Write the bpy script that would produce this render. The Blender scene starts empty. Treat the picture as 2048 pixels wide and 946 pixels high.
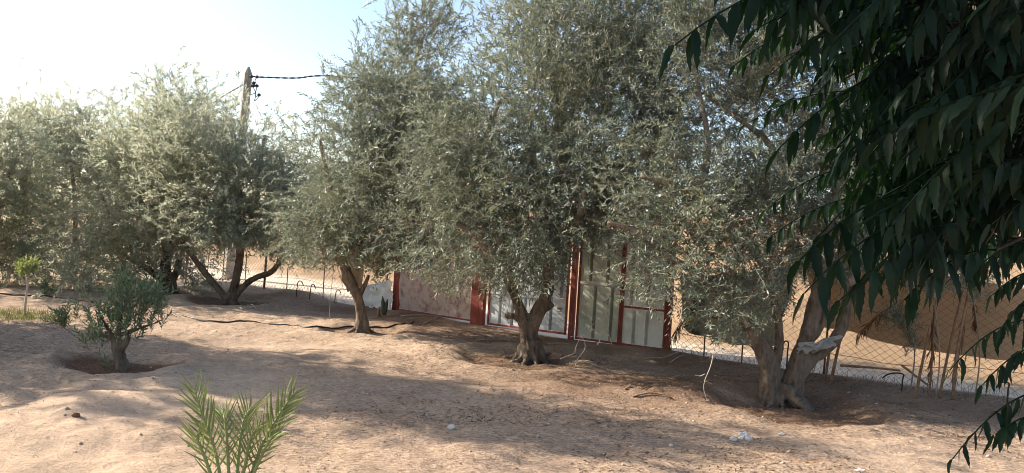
import bpy, math, random
import numpy as np
from mathutils import Vector, Matrix

SC = bpy.context.scene
COL = SC.collection
rad = math.radians

# ------------------------------------------------------------------ camera
H = 1.7                      # eye height
FPX = 1560.0                 # focal length in pixels of the 2048 px wide photograph
ROLL, PITCH = rad(3.5), rad(0.257)
cF = np.array([0, math.cos(PITCH), math.sin(PITCH)])
cU0 = np.array([0, -math.sin(PITCH), math.cos(PITCH)])
cR0 = np.array([1.0, 0, 0])
cR = math.cos(ROLL) * cR0 + math.sin(ROLL) * cU0
cU = -math.sin(ROLL) * cR0 + math.cos(ROLL) * cU0
cam_d = bpy.data.cameras.new('camera')
cam = bpy.data.objects.new('camera', cam_d)
COL.objects.link(cam)
cam_d.sensor_width = 36.0
cam_d.lens = 36.0 * FPX / 2048.0
cam_d.clip_start = 0.05
cam_d.clip_end = 2000
cam.matrix_world = Matrix(((cR[0], cU[0], -cF[0], 0), (cR[1], cU[1], -cF[1], 0), (cR[2], cU[2], -cF[2], H), (0, 0, 0, 1)))
SC.camera = cam

# ------------------------------------------------------------------ sky, sun, exposure
SUN_EL = rad(29)
SUN_AZ = rad(-75)            # measured from +Y towards +X; the sun stands to the left and a little ahead
sun_vec = Vector((math.sin(SUN_AZ) * math.cos(SUN_EL), math.cos(SUN_AZ) * math.cos(SUN_EL), math.sin(SUN_EL)))
world = bpy.data.worlds.new('World')
SC.world = world
world.use_nodes = True
wn = world.node_tree
bg = wn.nodes['Background']
sky = wn.nodes.new('ShaderNodeTexSky')
sky.sky_type = 'NISHITA'
sky.sun_disc = False
sky.sun_elevation = SUN_EL
sky.sun_rotation = SUN_AZ
sky.dust_density = 1.6
sky.ozone_density = 0.5
sky.air_density = 1.0
wn.links.new(sky.outputs[0], bg.inputs[0])
bg.inputs[1].default_value = 0.112
sun_d = bpy.data.lights.new('sun', 'SUN')
sun_d.energy = 4.8
sun_d.angle = rad(0.6)
sun_d.color = (1.0, 0.885, 0.735)
sun = bpy.data.objects.new('sun', sun_d)
COL.objects.link(sun)
sun.rotation_euler = sun_vec.to_track_quat('Z', 'Y').to_euler()
SC.view_settings.view_transform = 'Standard'
SC.view_settings.look = 'None'
SC.view_settings.exposure = 1.3
SC.view_settings.gamma = 1.0
SC.cycles.filter_width = 1.0
SC.cycles.use_denoising = True
SC.cycles.sample_clamp_indirect = 4.0

# ------------------------------------------------------------------ helpers
def lattice_noise(x, y, seed=0):
    x = np.asarray(x, float); y = np.asarray(y, float)
    xi = np.floor(x).astype(np.int64); yi = np.floor(y).astype(np.int64)
    xf = x - xi; yf = y - yi
    u = xf * xf * xf * (xf * (xf * 6 - 15) + 10); v = yf * yf * yf * (yf * (yf * 6 - 15) + 10)
    def h(a, b):
        n = (a * 374761393 + b * 668265263 + seed * 974634777) & 0xffffffff
        n = ((n ^ (n >> 13)) * 1274126177) & 0xffffffff
        n = n ^ (n >> 16)
        return (n & 0xffff) / 32767.5 - 1.0
    return (h(xi, yi) * (1 - u) * (1 - v) + h(xi + 1, yi) * u * (1 - v)
            + h(xi, yi + 1) * (1 - u) * v + h(xi + 1, yi + 1) * u * v)

def fbm(x, y, octaves=4, seed=0):
    s = 0; a = 1.0
    for i in range(octaves):
        s = s + a * lattice_noise(np.asarray(x) * 2 ** i + 17.3 * i, np.asarray(y) * 2 ** i - 9.1 * i, seed + i)
        a *= 0.5
    return s

def sstep(x, a, b):
    t = np.clip((np.asarray(x, float) - a) / (b - a), 0, 1)
    return t * t * (3 - 2 * t)

def ray(u, v):
    return cF + cR * ((u - 1024) / FPX) + cU * ((473 - v) / FPX)

def P(u, v, Y):              # the point at distance Y ahead seen at photo pixel (u, v)
    d = ray(u, v)
    return np.array([0, 0, H]) + d * (Y / d[1])

def pix(p):                  # inverse: world point to photo pixel and depth
    q = np.asarray(p, float) - np.array([0, 0, H])
    z = q @ cF
    return 1024 + FPX * (q @ cR) / z, 473 - FPX * (q @ cU) / z, z

def G0(u, v, z=0.0):
    d = ray(u, v)
    return np.array([0, 0, H]) + d * ((z - H) / d[2])

# ---- the ground's height
FENCE = [G0(400, 560), G0(785, 628), G0(962, 657), G0(1335, 708), G0(1700, 765), G0(2048, 815)]
_d0 = FENCE[0] - FENCE[1]; _d1 = FENCE[5] - FENCE[4]
FENCE = [FENCE[0] + _d0 / np.linalg.norm(_d0) * 14] + FENCE + [FENCE[5] + _d1 / np.linalg.norm(_d1) * 5]
FXY = np.array([p[:2] for p in FENCE])
_o = np.argsort(FXY[:, 0])
def fence_y(x):              # y of the fence line at x
    xs, ys = FXY[_o, 0], FXY[_o, 1]
    y = np.interp(x, xs, ys)
    y = np.where(x < xs[0], ys[0] + (x - xs[0]) * -0.8, y)
    return np.where(x > xs[-1], ys[-1] + (x - xs[-1]) * -0.7, y)

BASINS = [(G0(243, 728), 0.62, 0.10), (G0(1030, 716), 0.85, 0.12), (G0(1580, 806), 0.95, 0.13),
          (G0(722, 660), 0.7, 0.08), (G0(460, 604), 0.9, 0.10), (G0(335, 588), 0.9, 0.08)]

def zg(x, y):
    x = np.asarray(x, float); y = np.asarray(y, float)
    d = (y - fence_y(x)) * 0.79
    inside = sstep(-d, 0.0, 1.0)
    z = 0.05 * fbm(x * 0.35, y * 0.35, 3, 3) + 0.022 * fbm(x * 1.3, y * 1.6, 3, 11) * inside
    near = sstep(60 - np.hypot(x, y), 0, 20)
    z = z * near
    z = z + 0.014 * fbm(x * 5, y * 5, 3, 31) * inside * near
    z = z + 0.036 * fbm(x * 0.7 + 0.2 * y, y * 2.6 - 0.3 * x, 3, 57) * inside * near        # raked ridges
    # trodden furrows between the two right hand olives
    fx, fy = x - 1.2, y - 9.3
    z = z + 0.03 * np.sin((fy + 0.25 * np.sin(fx * 1.4) + 0.15 * fx) * 15) * np.exp(-(fx / 1.3) ** 2 - (fy / 0.7) ** 2)
    for c, R, dep in BASINS:
        r = np.hypot(x - c[0], y - c[1]) * (1 + 0.1 * lattice_noise(x * 1.5, y * 1.5, 5))
        r = r + 0.06 * R * fbm(x * 5, y * 5, 2, 6)
        z = z - dep * np.exp(-(r / R) ** 8) + 0.3 * dep * np.exp(-((r - 1.28 * R) / (0.26 * R)) ** 2)
    z = z + 0.13 * np.exp(-((d + 0.15) / 0.6) ** 2) * (0.7 + 0.5 * lattice_noise(x * 0.8, y * 0.8, 77))
    # the dune beyond the fence
    right = sstep(x, -3, 5)
    st = 3.5 - 2.0 * right
    hd = 2.3 + 0.5 * right + 0.5 * fbm(x * 0.09, y * 0.09, 2, 9)
    z = z + sstep(d, st, st + 13 - 2 * right) * hd + sstep(d, st, st + 4) * 0.22 * fbm(x * 0.45, y * 0.45, 3, 21)
    return z

def G(u, v):                 # where the sight line through a photo pixel meets the ground
    z = 0.0
    for _ in range(12):
        p = G0(u, v, z)
        z = 0.5 * z + 0.5 * float(zg(p[0], p[1]))
    p = G0(u, v, z)
    return p

def on_ground(x, y, dz=0.0):
    return np.array([x, y, float(zg(x, y)) + dz])

def mesh_np(name, V, F, mat_index=None, smooth=False):
    V = np.ascontiguousarray(V, np.float32); F = np.ascontiguousarray(F, np.int32)
    n, k = F.shape
    me = bpy.data.meshes.new(name)
    me.vertices.add(len(V)); me.vertices.foreach_set('co', V.ravel())
    me.loops.add(n * k); me.loops.foreach_set('vertex_index', F.ravel())
    me.polygons.add(n)
    me.polygons.foreach_set('loop_start', np.arange(0, n * k, k, dtype=np.int32))
    me.polygons.foreach_set('loop_total', np.full(n, k, np.int32))
    if mat_index is not None:
        me.polygons.foreach_set('material_index', np.ascontiguousarray(mat_index, np.int32))
    if smooth:
        me.polygons.foreach_set('use_smooth', np.ones(n, bool))
    me.update(calc_edges=True)
    return me

class MB:
    """collects boxes, tubes and sheets into one mesh"""
    def __init__(s): s.v = []; s.f = []
    def add(s, V, F):
        o = len(s.v); s.v += [tuple(p) for p in V]; s.f += [tuple(i + o for i in f) for f in F]; return s
    def box(s, c, ax, ay, az):
        c, ax, ay, az = map(np.asarray, (c, ax, ay, az))
        V = [c + i * ax + j * ay + k * az for k in (-1, 1) for j in (-1, 1) for i in (-1, 1)]
        return s.add(V, [(0, 2, 3, 1), (4, 5, 7, 6), (0, 1, 5, 4), (2, 6, 7, 3), (0, 4, 6, 2), (1, 3, 7, 5)])
    def tube(s, pts, radii, n=8, cap=True, rough=0.0, seed=0, lobes=0):
        pts = [np.asarray(p, float) for p in pts]
        if np.isscalar(radii): radii = [radii] * len(pts)
        rng = np.random.RandomState(seed)
        up = np.array([0.13, 0.21, 0.97]); V = []; ph = rng.rand() * 6.28
        t0 = pts[1] - pts[0]
        a = np.cross(up, t0)
        if np.linalg.norm(a) < 1e-3 * np.linalg.norm(t0): a = np.cross([1, 0, 0], t0)
        a /= np.linalg.norm(a)
        for i, p in enumerate(pts):
            t = pts[min(i + 1, len(pts) - 1)] - pts[max(i - 1, 0)]
            t = t / (np.linalg.norm(t) + 1e-12)
            a = a - t * (a @ t); a /= np.linalg.norm(a) + 1e-12
            b = np.cross(t, a)
            for k in range(n):
                q = 2 * math.pi * k / n
                r = radii[i] * (1 + rough * (rng.rand() - 0.5))
                if lobes: r *= 1 + 0.13 * math.cos(lobes * q + ph + 0.3 * i) + 0.07 * math.cos((lobes + 2) * q - ph)
                V.append(p + r * (math.cos(q) * a + math.sin(q) * b))
        F = []
        for i in range(len(pts) - 1):
            for k in range(n):
                k2 = (k + 1) % n
                F.append((i * n + k, i * n + k2, (i + 1) * n + k2, (i + 1) * n + k))
        if cap:
            F.append(tuple(range(n))[::-1]); F.append(tuple((len(pts) - 1) * n + k for k in range(n)))
        return s.add(V, F)
    def mesh(s, name, smooth=False):
        me = bpy.data.meshes.new(name); me.from_pydata(s.v, [], s.f); me.update()
        if smooth: me.polygons.foreach_set('use_smooth', np.ones(len(me.polygons), bool))
        return me

def smooth_line(pts, n=6):   # Catmull-Rom through points (any dimension)
    pts = np.asarray(pts, float)
    q = np.vstack([2 * pts[0] - pts[1], pts, 2 * pts[-1] - pts[-2]])
    out = []
    for i in range(1, len(q) - 2):
        for t in np.linspace(0, 1, n, endpoint=False):
            out.append(0.5 * (2 * q[i] + (q[i + 1] - q[i - 1]) * t + (2 * q[i - 1] - 5 * q[i] + 4 * q[i + 1] - q[i + 2]) * t * t
                              + (3 * q[i] - q[i - 1] - 3 * q[i + 1] + q[i + 2]) * t ** 3))
    out.append(pts[-1])
    return np.array(out)

def link(name, me, mat=None, parent=None):
    o = bpy.data.objects.new(name, me)
    COL.objects.link(o)
    if mat is not None:
        if not me.materials:
            for m in (mat if isinstance(mat, (list, tuple)) else [mat]): me.materials.append(m)
    if parent is not None:
        o.parent = parent
        o.matrix_parent_inverse = Matrix.Translation(-Vector(parent.location))
    return o

def tag(o, label=None, cat=None, group=None, kind=None):
    if label: o['label'] = label
    if cat: o['category'] = cat
    if group: o['group'] = group
    if kind: o['kind'] = kind
    return o

def thing(name, loc, label, cat, group=None):
    o = bpy.data.objects.new(name, None)
    o.empty_display_size = 0.2
    COL.objects.link(o); o.location = Vector(loc)
    return tag(o, label, cat, group)

# ------------------------------------------------------------------ materials
class NT:
    def __init__(s, name):
        s.m = bpy.data.materials.new(name); s.m.use_nodes = True
        s.t = s.m.node_tree; s.t.nodes.clear()
        s.out = s.n('ShaderNodeOutputMaterial')
    def n(s, typ, **kw):
        o = s.t.nodes.new(typ)
        for k, v in kw.items(): setattr(o, k, v)
        return o
    def l(s, a, b): s.t.links.new(a, b)
    def coord(s, which='Object', scale=(1, 1, 1)):
        c = s.n('ShaderNodeTexCoord'); mp = s.n('ShaderNodeMapping'); mp.inputs['Scale'].default_value = scale
        s.l(c.outputs[which], mp.inputs[0]); return mp.outputs[0]
    def noise(s, vec, scale, detail=4, rough=0.6):
        o = s.n('ShaderNodeTexNoise'); o.inputs['Scale'].default_value = scale
        o.inputs['Detail'].default_value = detail; o.inputs['Roughness'].default_value = rough
        if vec is not None: s.l(vec, o.inputs['Vector'])
        return o.outputs['Fac']
    def ramp(s, fac, stops):
        r = s.n('ShaderNodeValToRGB'); e = r.color_ramp.elements
        while len(e) < len(stops): e.new(0.5)
        for i, (p, c) in enumerate(stops): e[i].position = p; e[i].color = (*c, 1) if len(c) == 3 else c
        s.l(fac, r.inputs[0]); return r.outputs[0]
    def mix(s, fac, a, b, mode='MIX'):
        o = s.n('ShaderNodeMix', data_type='RGBA', blend_type=mode)
        for sock, val in ((o.inputs[0], fac), (o.inputs[6], a), (o.inputs[7], b)):
            if hasattr(val, 'is_output'): s.l(val, sock)
            elif isinstance(val, (int, float)): sock.default_value = val
            else: sock.default_value = (*val, 1)
        return o.outputs[2]
    def bump(s, h, strength=0.5, dist=0.02):
        b = s.n('ShaderNodeBump'); b.inputs['Strength'].default_value = strength; b.inputs['Distance'].default_value = dist
        s.l(h, b.inputs['Height']); return b.outputs[0]
    def pbsdf(s, col, rough=0.8, spec=0.3, normal=None, metal=0.0):
        p = s.n('ShaderNodeBsdfPrincipled')
        if hasattr(col, 'is_output'): s.l(col, p.inputs['Base Color'])
        else: p.inputs['Base Color'].default_value = (*col, 1)
        if hasattr(rough, 'is_output'): s.l(rough, p.inputs['Roughness'])
        else: p.inputs['Roughness'].default_value = rough
        p.inputs['Specular IOR Level'].default_value = spec
        p.inputs['Metallic'].default_value = metal
        if normal is not None: s.l(normal, p.inputs['Normal'])
        return p
    def done(s, sh):
        s.l(sh.outputs[0] if hasattr(sh, 'outputs') else sh, s.out.inputs[0]); return s.m

def leaf_mat(name, top, under, trans, tfac=0.3, rough=0.45, spec=0.4, vary=0.5, dry=None, dryp=0.06):
    t = NT(name)
    g = t.n('ShaderNodeNewGeometry')
    rnd = g.outputs['Random Per Island']
    v = t.ramp(rnd, [(0, (1 - vary,) * 3), (0.5, (1, 1, 1)), (1, (1 + vary,) * 3)])
    col = t.mix(g.outputs['Backfacing'], top, under)
    col = t.mix(1.0, col, v, 'MULTIPLY')
    pos = t.n('ShaderNodeTexCoord').outputs['Object']
    n = t.noise(pos, 1.1, 2)
    hue = t.ramp(n, [(0.35, (0.82, 0.95, 0.98)), (0.5, (1, 1, 1)), (0.7, (1.2, 1.1, 0.8))])
    col = t.mix(1.0, col, hue, 'MULTIPLY')
    if dry:
        m = t.n('ShaderNodeMath', operation='GREATER_THAN'); m.inputs[1].default_value = 1 - dryp
        w = t.n('ShaderNodeTexWhiteNoise', noise_dimensions='1D'); t.l(rnd, w.inputs['W'])
        t.l(w.outputs['Value'], m.inputs[0]); col = t.mix(m.outputs[0], col, dry)
    p = t.pbsdf(col, rough, spec)
    tr = t.n('ShaderNodeBsdfTranslucent'); tr.inputs[0].default_value = (*trans, 1)
    mx = t.n('ShaderNodeMixShader'); mx.inputs[0].default_value = tfac
    t.l(p.outputs[0], mx.inputs[1]); t.l(tr.outputs[0], mx.inputs[2])
    return t.done(mx)

def bark_mat(name, a, b, c, scale=1.0):
    t = NT(name)
    v = t.coord('Object', (1, 1, 0.22))
    n1 = t.noise(v, 22 * scale, 6, 0.65); n2 = t.noise(t.coord('Object'), 5 * scale, 3)
    col = t.ramp(n1, [(0.3, a), (0.52, b), (0.75, c)])
    col = t.mix(t.ramp(n2, [(0.4, (0, 0, 0)), (0.65, (0.6,) * 3)]), col, c)
    return t.done(t.pbsdf(col, 0.9, 0.15, t.bump(n1, 0.9, 0.02 / scale)))

M = {}
M['olive'] = leaf_mat('olive_leaf', (0.095, 0.115, 0.08), (0.28, 0.295, 0.255), (0.27, 0.31, 0.2), 0.28, 0.45, 0.45, 0.45, (0.32, 0.2, 0.08), 0.03)
M['olive_sun_tint'] = leaf_mat('olive_leaf_sun_tint', (0.24, 0.25, 0.185), (0.42, 0.43, 0.375), (0.49, 0.52, 0.38), 0.46, 0.45, 0.45, 0.4, (0.3, 0.2, 0.09), 0.05)  # brighter copy of the olive leaf: sun and haze put into its colour
M['young'] = leaf_mat('young_olive_leaf', (0.27, 0.3, 0.11), (0.38, 0.4, 0.24), (0.35, 0.4, 0.1), 0.35, 0.45, 0.4, 0.35)
M['shrub'] = leaf_mat('small_olive_leaf', (0.1, 0.14, 0.08), (0.25, 0.3, 0.2), (0.22, 0.31, 0.12), 0.28, 0.45, 0.4, 0.4)
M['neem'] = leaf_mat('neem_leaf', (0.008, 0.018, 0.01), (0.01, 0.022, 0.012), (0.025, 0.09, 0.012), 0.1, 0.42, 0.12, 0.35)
M['palm'] = leaf_mat('palm_leaf', (0.18, 0.215, 0.08), (0.2, 0.235, 0.1), (0.28, 0.33, 0.09), 0.2, 0.5, 0.2, 0.5)
M['palm_stalk'] = leaf_mat('palm_stalk', (0.27, 0.3, 0.13), (0.27, 0.3, 0.13), (0.3, 0.3, 0.1), 0.05, 0.6, 0.2, 0.05)
M['dry_palm'] = leaf_mat('dry_palm_leaf', (0.17, 0.09, 0.045), (0.2, 0.11, 0.06), (0.2, 0.1, 0.04), 0.15, 0.7, 0.2, 0.4)
M['bark'] = bark_mat('olive_bark', (0.03, 0.022, 0.017), (0.125, 0.094, 0.07), (0.23, 0.18, 0.14))
M['branch'] = bark_mat('olive_branch_bark', (0.1, 0.075, 0.055), (0.2, 0.155, 0.12), (0.36, 0.3, 0.24), 2.0)
M['shoot'] = bark_mat('olive_shoot_bark', (0.12, 0.12, 0.09), (0.2, 0.2, 0.155), (0.3, 0.3, 0.24), 2.0)
M['neem_bark'] = bark_mat('neem_bark', (0.03, 0.024, 0.018), (0.07, 0.055, 0.04), (0.12, 0.1, 0.08))
M['wood'] = bark_mat('weathered_stick', (0.08, 0.045, 0.025), (0.2, 0.12, 0.07), (0.33, 0.22, 0.14), 2.0)
M['pale_twig'] = bark_mat('pale_dry_twig', (0.28, 0.22, 0.17), (0.42, 0.35, 0.28), (0.55, 0.48, 0.4), 3.0)

def painted(name, col, col2, rust=(0.16, 0.07, 0.04), amount=0.5, rough=0.55, nscale=3.0, lo=0.5, hi=0.72):
    t = NT(name)
    v = t.coord('Object'); n = t.noise(v, nscale, 6, 0.7)
    n2 = t.noise(t.coord('Object', (6, 6, 0.6)), 3, 4, 0.7)
    c = t.mix(n2, col, col2)
    m = t.ramp(n, [(lo, (0, 0, 0)), (hi, (amount,) * 3)])
    c = t.mix(m, c, rust)
    f = t.noise(v, 60, 3)
    return t.done(t.pbsdf(c, t.ramp(n, [(0.3, (rough,) * 3), (0.7, (0.9,) * 3)]), 0.35, t.bump(f, 0.15, 0.003)))
M['red'] = painted('red_oxide_paint', (0.27, 0.055, 0.04), (0.19, 0.038, 0.03), (0.12, 0.05, 0.03), 0.7)
M['sheet_blue'] = painted('grey_blue_sheet', (0.62, 0.66, 0.7), (0.52, 0.56, 0.6), (0.18, 0.15, 0.12), 0.35, 0.5)
M['sheet_green'] = painted('dirty_green_grey_sheet', (0.58, 0.61, 0.53), (0.46, 0.49, 0.41), (0.17, 0.14, 0.09), 0.5, 0.6)
M['sheet_white'] = painted('off_white_sheet', (0.8, 0.81, 0.77), (0.7, 0.72, 0.68), (0.25, 0.2, 0.15), 0.35, 0.5)
M['sheet_pink'] = painted('faded_pink_sheet', (0.5, 0.41, 0.38), (0.4, 0.31, 0.29), (0.2, 0.11, 0.1), 0.85, 0.85, 6.0, 0.48, 0.66)
M['steel'] = painted('galvanised_wire', (0.3, 0.21, 0.14), (0.22, 0.14, 0.09), (0.2, 0.1, 0.06), 0.8, 0.6, 8)
M['post'] = painted('rusty_post', (0.15, 0.08, 0.055), (0.1, 0.06, 0.045), (0.2, 0.1, 0.06), 0.8, 0.8, 8)
def plain(name, c, rough=0.6, spec=0.3, var=0.3, nscale=8, bump=0.2):
    t = NT(name); n = t.noise(t.coord('Object'), nscale, 5)
    a = tuple(x * (1 - var) for x in c); b = tuple(min(1, x * (1 + var)) for x in c)
    return t.done(t.pbsdf(t.ramp(n, [(0.3, a), (0.7, b)]), rough, spec, t.bump(n, bump, 0.01)))
M['hose'] = plain('black_pipe', (0.016, 0.016, 0.016), 0.5, 0.4)
M['pole'] = plain('weathered_pole', (0.3, 0.27, 0.235), 0.85, 0.2, 0.25, 5)
M['cable'] = plain('black_cable', (0.025, 0.025, 0.028), 0.6)
M['stone'] = plain('white_stone', (0.68, 0.66, 0.62), 0.9, 0.2, 0.12, 12, 0.5)
M['brown_stone'] = plain('brown_stone', (0.2, 0.11, 0.075), 0.9, 0.2, 0.3, 12, 0.5)
M['pebble'] = plain('pebble', (0.45, 0.38, 0.3), 0.9, 0.1, 0.4, 3)
M['agave'] = plain('agave_green', (0.08, 0.1, 0.06), 0.6)
M['grass'] = leaf_mat('grass_blade', (0.15, 0.17, 0.05), (0.2, 0.2, 0.08), (0.2, 0.22, 0.06), 0.25, 0.6, 0.2, 0.5)
M['litter'] = leaf_mat('dry_leaf', (0.22, 0.14, 0.09), (0.34, 0.25, 0.18), (0.2, 0.12, 0.06), 0.05, 0.8, 0.1, 0.85)

def cloth_mat(name, c, blotch, amount, lo, hi, nscale, trans=0.25):
    t = NT(name); n = t.noise(t.coord('Object'), nscale, 3, 0.5); f = t.noise(t.coord('Object'), 90, 2)
    col = t.mix(t.ramp(n, [(lo, (0, 0, 0)), (hi, (amount,) * 3)]), c, blotch)
    p = t.pbsdf(col, 0.95, 0.05, t.bump(f, 0.3, 0.004))
    tr = t.n('ShaderNodeBsdfTranslucent'); tr.inputs[0].default_value = (*c, 1)
    mx = t.n('ShaderNodeMixShader'); mx.inputs[0].default_value = trans
    t.l(p.outputs[0], mx.inputs[1]); t.l(tr.outputs[0], mx.inputs[2]); return t.done(mx)
M['blanket'] = cloth_mat('grey_blanket', (0.3, 0.275, 0.21), (0.06, 0.045, 0.035), 0.85, 0.56, 0.64, 4.0, 0.06)
M['net'] = cloth_mat('beige_shade_net', (0.5, 0.36, 0.22), (0.4, 0.28, 0.16), 0.5, 0.4, 0.6, 3.0, 0.35)
M['burlap'] = cloth_mat('tan_burlap', (0.6, 0.44, 0.29), (0.5, 0.365, 0.235), 0.6, 0.35, 0.7, 0.9, 0.45)
M['white_sheet'] = cloth_mat('white_plastic_sheet', (0.82, 0.82, 0.8), (0.6, 0.58, 0.55), 0.4, 0.55, 0.7, 3.0, 0.35)
M['bag'] = cloth_mat('grey_plastic_bag', (0.5, 0.48, 0.44), (0.33, 0.31, 0.28), 0.5, 0.5, 0.7, 14.0, 0.35)

def ground_material():
    t = NT('sandy_soil')
    v = t.coord('Object')
    at = t.n('ShaderNodeAttribute', attribute_name='soil')
    sep = t.n('ShaderNodeSeparateColor'); t.l(at.outputs['Color'], sep.inputs[0])
    damp, lit, dune = sep.outputs[0], sep.outputs[1], sep.outputs[2]
    n1 = t.noise(v, 0.9, 5, 0.6); n2 = t.noise(v, 7, 6, 0.7); n3 = t.noise(v, 45, 5, 0.75)
    sand = t.ramp(n2, [(0.3, (0.42, 0.305, 0.222)), (0.5, (0.52, 0.385, 0.28)), (0.7, (0.62, 0.47, 0.345))])
    sand = t.mix(t.ramp(n1, [(0.35, (0, 0, 0)), (0.7, (0.5,) * 3)]), sand, (0.6, 0.45, 0.325))
    straw = t.ramp(n3, [(0.35, (0.1, 0.067, 0.045)), (0.5, (0.25, 0.173, 0.12)), (0.68, (0.48, 0.36, 0.255))])
    # crossed straw fibres pressed into the surface
    fib = None
    for ang, off in ((0.3, 0), (1.4, 5), (2.5, 11)):
        mp = t.n('ShaderNodeMapping'); mp.inputs['Rotation'].default_value = (0, 0, ang); mp.inputs['Location'].default_value = (off, off, 0); mp.inputs['Scale'].default_value = (14, 95, 20)
        t.l(t.n('ShaderNodeTexCoord').outputs['Object'], mp.inputs[0]); f = t.ramp(t.noise(mp.outputs[0], 1.0, 2, 0.5), [(0.575, (0, 0, 0)), (0.64, (1, 1, 1))])
        fib = f if fib is None else t.mix(1.0, fib, f, 'LIGHTEN')
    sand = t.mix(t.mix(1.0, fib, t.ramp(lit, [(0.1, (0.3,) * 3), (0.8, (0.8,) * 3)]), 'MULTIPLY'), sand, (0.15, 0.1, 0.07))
    # streaky dry litter worked into the sand
    vs = t.coord('Object', (1, 2.4, 1)); n4 = t.noise(vs, 16, 6, 0.8)
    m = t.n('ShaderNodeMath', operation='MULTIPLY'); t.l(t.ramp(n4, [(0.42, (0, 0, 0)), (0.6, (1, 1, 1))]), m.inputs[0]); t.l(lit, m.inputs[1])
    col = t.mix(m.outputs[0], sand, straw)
    col = t.mix(damp, col, t.ramp(n3, [(0.3, (0.06, 0.034, 0.022)), (0.52, (0.17, 0.098, 0.062)), (0.7, (0.3, 0.195, 0.13))]))
    dsand = t.ramp(n1, [(0.3, (0.3, 0.205, 0.125)), (0.7, (0.355, 0.245, 0.152))])
    dsand = t.mix(at.outputs['Alpha'], (0.7, 0.58, 0.45), dsand)  # flat strip painted pale as sun glare, dune slope darkened as its shaded face
    col = t.mix(dune, col, dsand)
    mx = t.n('ShaderNodeMath', operation='ADD'); t.l(n2, mx.inputs[0])
    m3 = t.n('ShaderNodeMath', operation='MULTIPLY'); t.l(n3, m3.inputs[0]); m3.inputs[1].default_value = 0.5; t.l(m3.outputs[0], mx.inputs[1])
    # trodden dimples and clods
    w = t.n('ShaderNodeVectorMath', operation='MULTIPLY_ADD'); nn = t.n('ShaderNodeTexNoise'); nn.inputs['Scale'].default_value = 3.0
    t.l(v, nn.inputs['Vector']); t.l(nn.outputs['Color'], w.inputs[0]); w.inputs[1].default_value = (0.25, 0.25, 0); t.l(v, w.inputs[2])
    vo = t.n('ShaderNodeTexVoronoi'); vo.inputs['Scale'].default_value = 3.2; t.l(w.outputs[0], vo.inputs['Vector'])
    dim = t.ramp(vo.outputs['Distance'], [(0.08, (0, 0, 0)), (0.3, (1, 1, 1))])
    m4 = t.n('ShaderNodeMath', operation='MULTIPLY_ADD'); t.l(dim, m4.inputs[0]); m4.inputs[1].default_value = 0.45; t.l(mx.outputs[0], m4.inputs[2])
    return t.done(t.pbsdf(col, 0.95, 0.1, t.bump(m4.outputs[0], 0.8, 0.06)))
M['ground'] = ground_material()

# ------------------------------------------------------------------ ground
def graded(lo, hi, step, outer, n):
    core = np.arange(lo, hi + 1e-6, step)
    k = np.linspace(0, 1, n + 1)[1:]
    g = step * n * k + (outer - step * n) * k ** 3.2
    return np.concatenate([(lo - g)[::-1], core, hi + g])

xs = graded(-10, 9.5, 0.072, 400, 55)
ys = graded(4.2, 20, 0.072, 400, 55)
XX, YY = np.meshgrid(xs, ys)
ZZ = zg(XX, YY)
nx, ny = len(xs), len(ys)
idx = np.arange(nx * ny).reshape(ny, nx)
quads = np.stack([idx[:-1, :-1], idx[:-1, 1:], idx[1:, 1:], idx[1:, :-1]], -1).reshape(-1, 4)
me = mesh_np('ground', np.stack([XX, YY, ZZ], -1).reshape(-1, 3), quads, smooth=True)
damp = np.zeros_like(XX)
for (c, R, dep), w in zip(BASINS, (1.0, 0.75, 0.5, 0.35, 0.8, 0.6)):
    r = np.hypot(XX - c[0], YY - c[1]) * (1 + 0.18 * fbm(XX * 2, YY * 2, 3, 8))
    damp = np.maximum(damp, w * (1 - sstep(r, 0.85 * R, 1.08 * R)))
dfen = (YY - fence_y(XX)) * 0.79
damp = np.maximum(damp, 0.55 * np.exp(-((dfen + 0.35) / 0.35) ** 2) * sstep(fbm(XX * 1.2, YY * 1.2, 3, 14), -0.4, 0.6))
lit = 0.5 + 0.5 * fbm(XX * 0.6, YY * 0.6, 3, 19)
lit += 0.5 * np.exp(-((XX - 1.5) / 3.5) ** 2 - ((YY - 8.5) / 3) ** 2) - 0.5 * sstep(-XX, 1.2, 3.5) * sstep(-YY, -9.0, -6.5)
dune = sstep(dfen, -0.05, 0.35)
mulch = sstep(dfen, -2.6, -0.6) * (0.55 + 0.35 * fbm(XX * 1.1, YY * 1.1, 3, 41)) * sstep(XX, -9, -4)
mulch = np.maximum(mulch, (0.8 + 0.3 * fbm(XX * 1.3, YY * 1.3, 3, 43)) * np.exp(-(((XX - 3.0) / 3.0) ** 2 + ((YY - 9.6) / 1.5) ** 2) ** 2))
damp = np.maximum(damp, np.clip(mulch, 0, .8))
colr = np.stack([np.clip(damp, 0, 1), np.clip(lit, 0, 1), dune, sstep(dfen - 2.6 * sstep(-XX, -5, 3), 0.8, 2.4)], -1).reshape(-1, 4)
ca = me.color_attributes.new('soil', 'FLOAT_COLOR', 'POINT')
ca.data.foreach_set('color', np.ascontiguousarray(colr, np.float32).ravel())
ground = link('ground', me, M['ground'])
tag(ground, 'sandy orchard ground rising to orange dunes beyond the fence', None, None, 'structure')

ZUP = np.array([0, 0, 1.0])

# ------------------------------------------------------------------ leaves and trees
def norm(a): return a / (np.linalg.norm(a, axis=-1, keepdims=True) + 1e-9)

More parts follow.
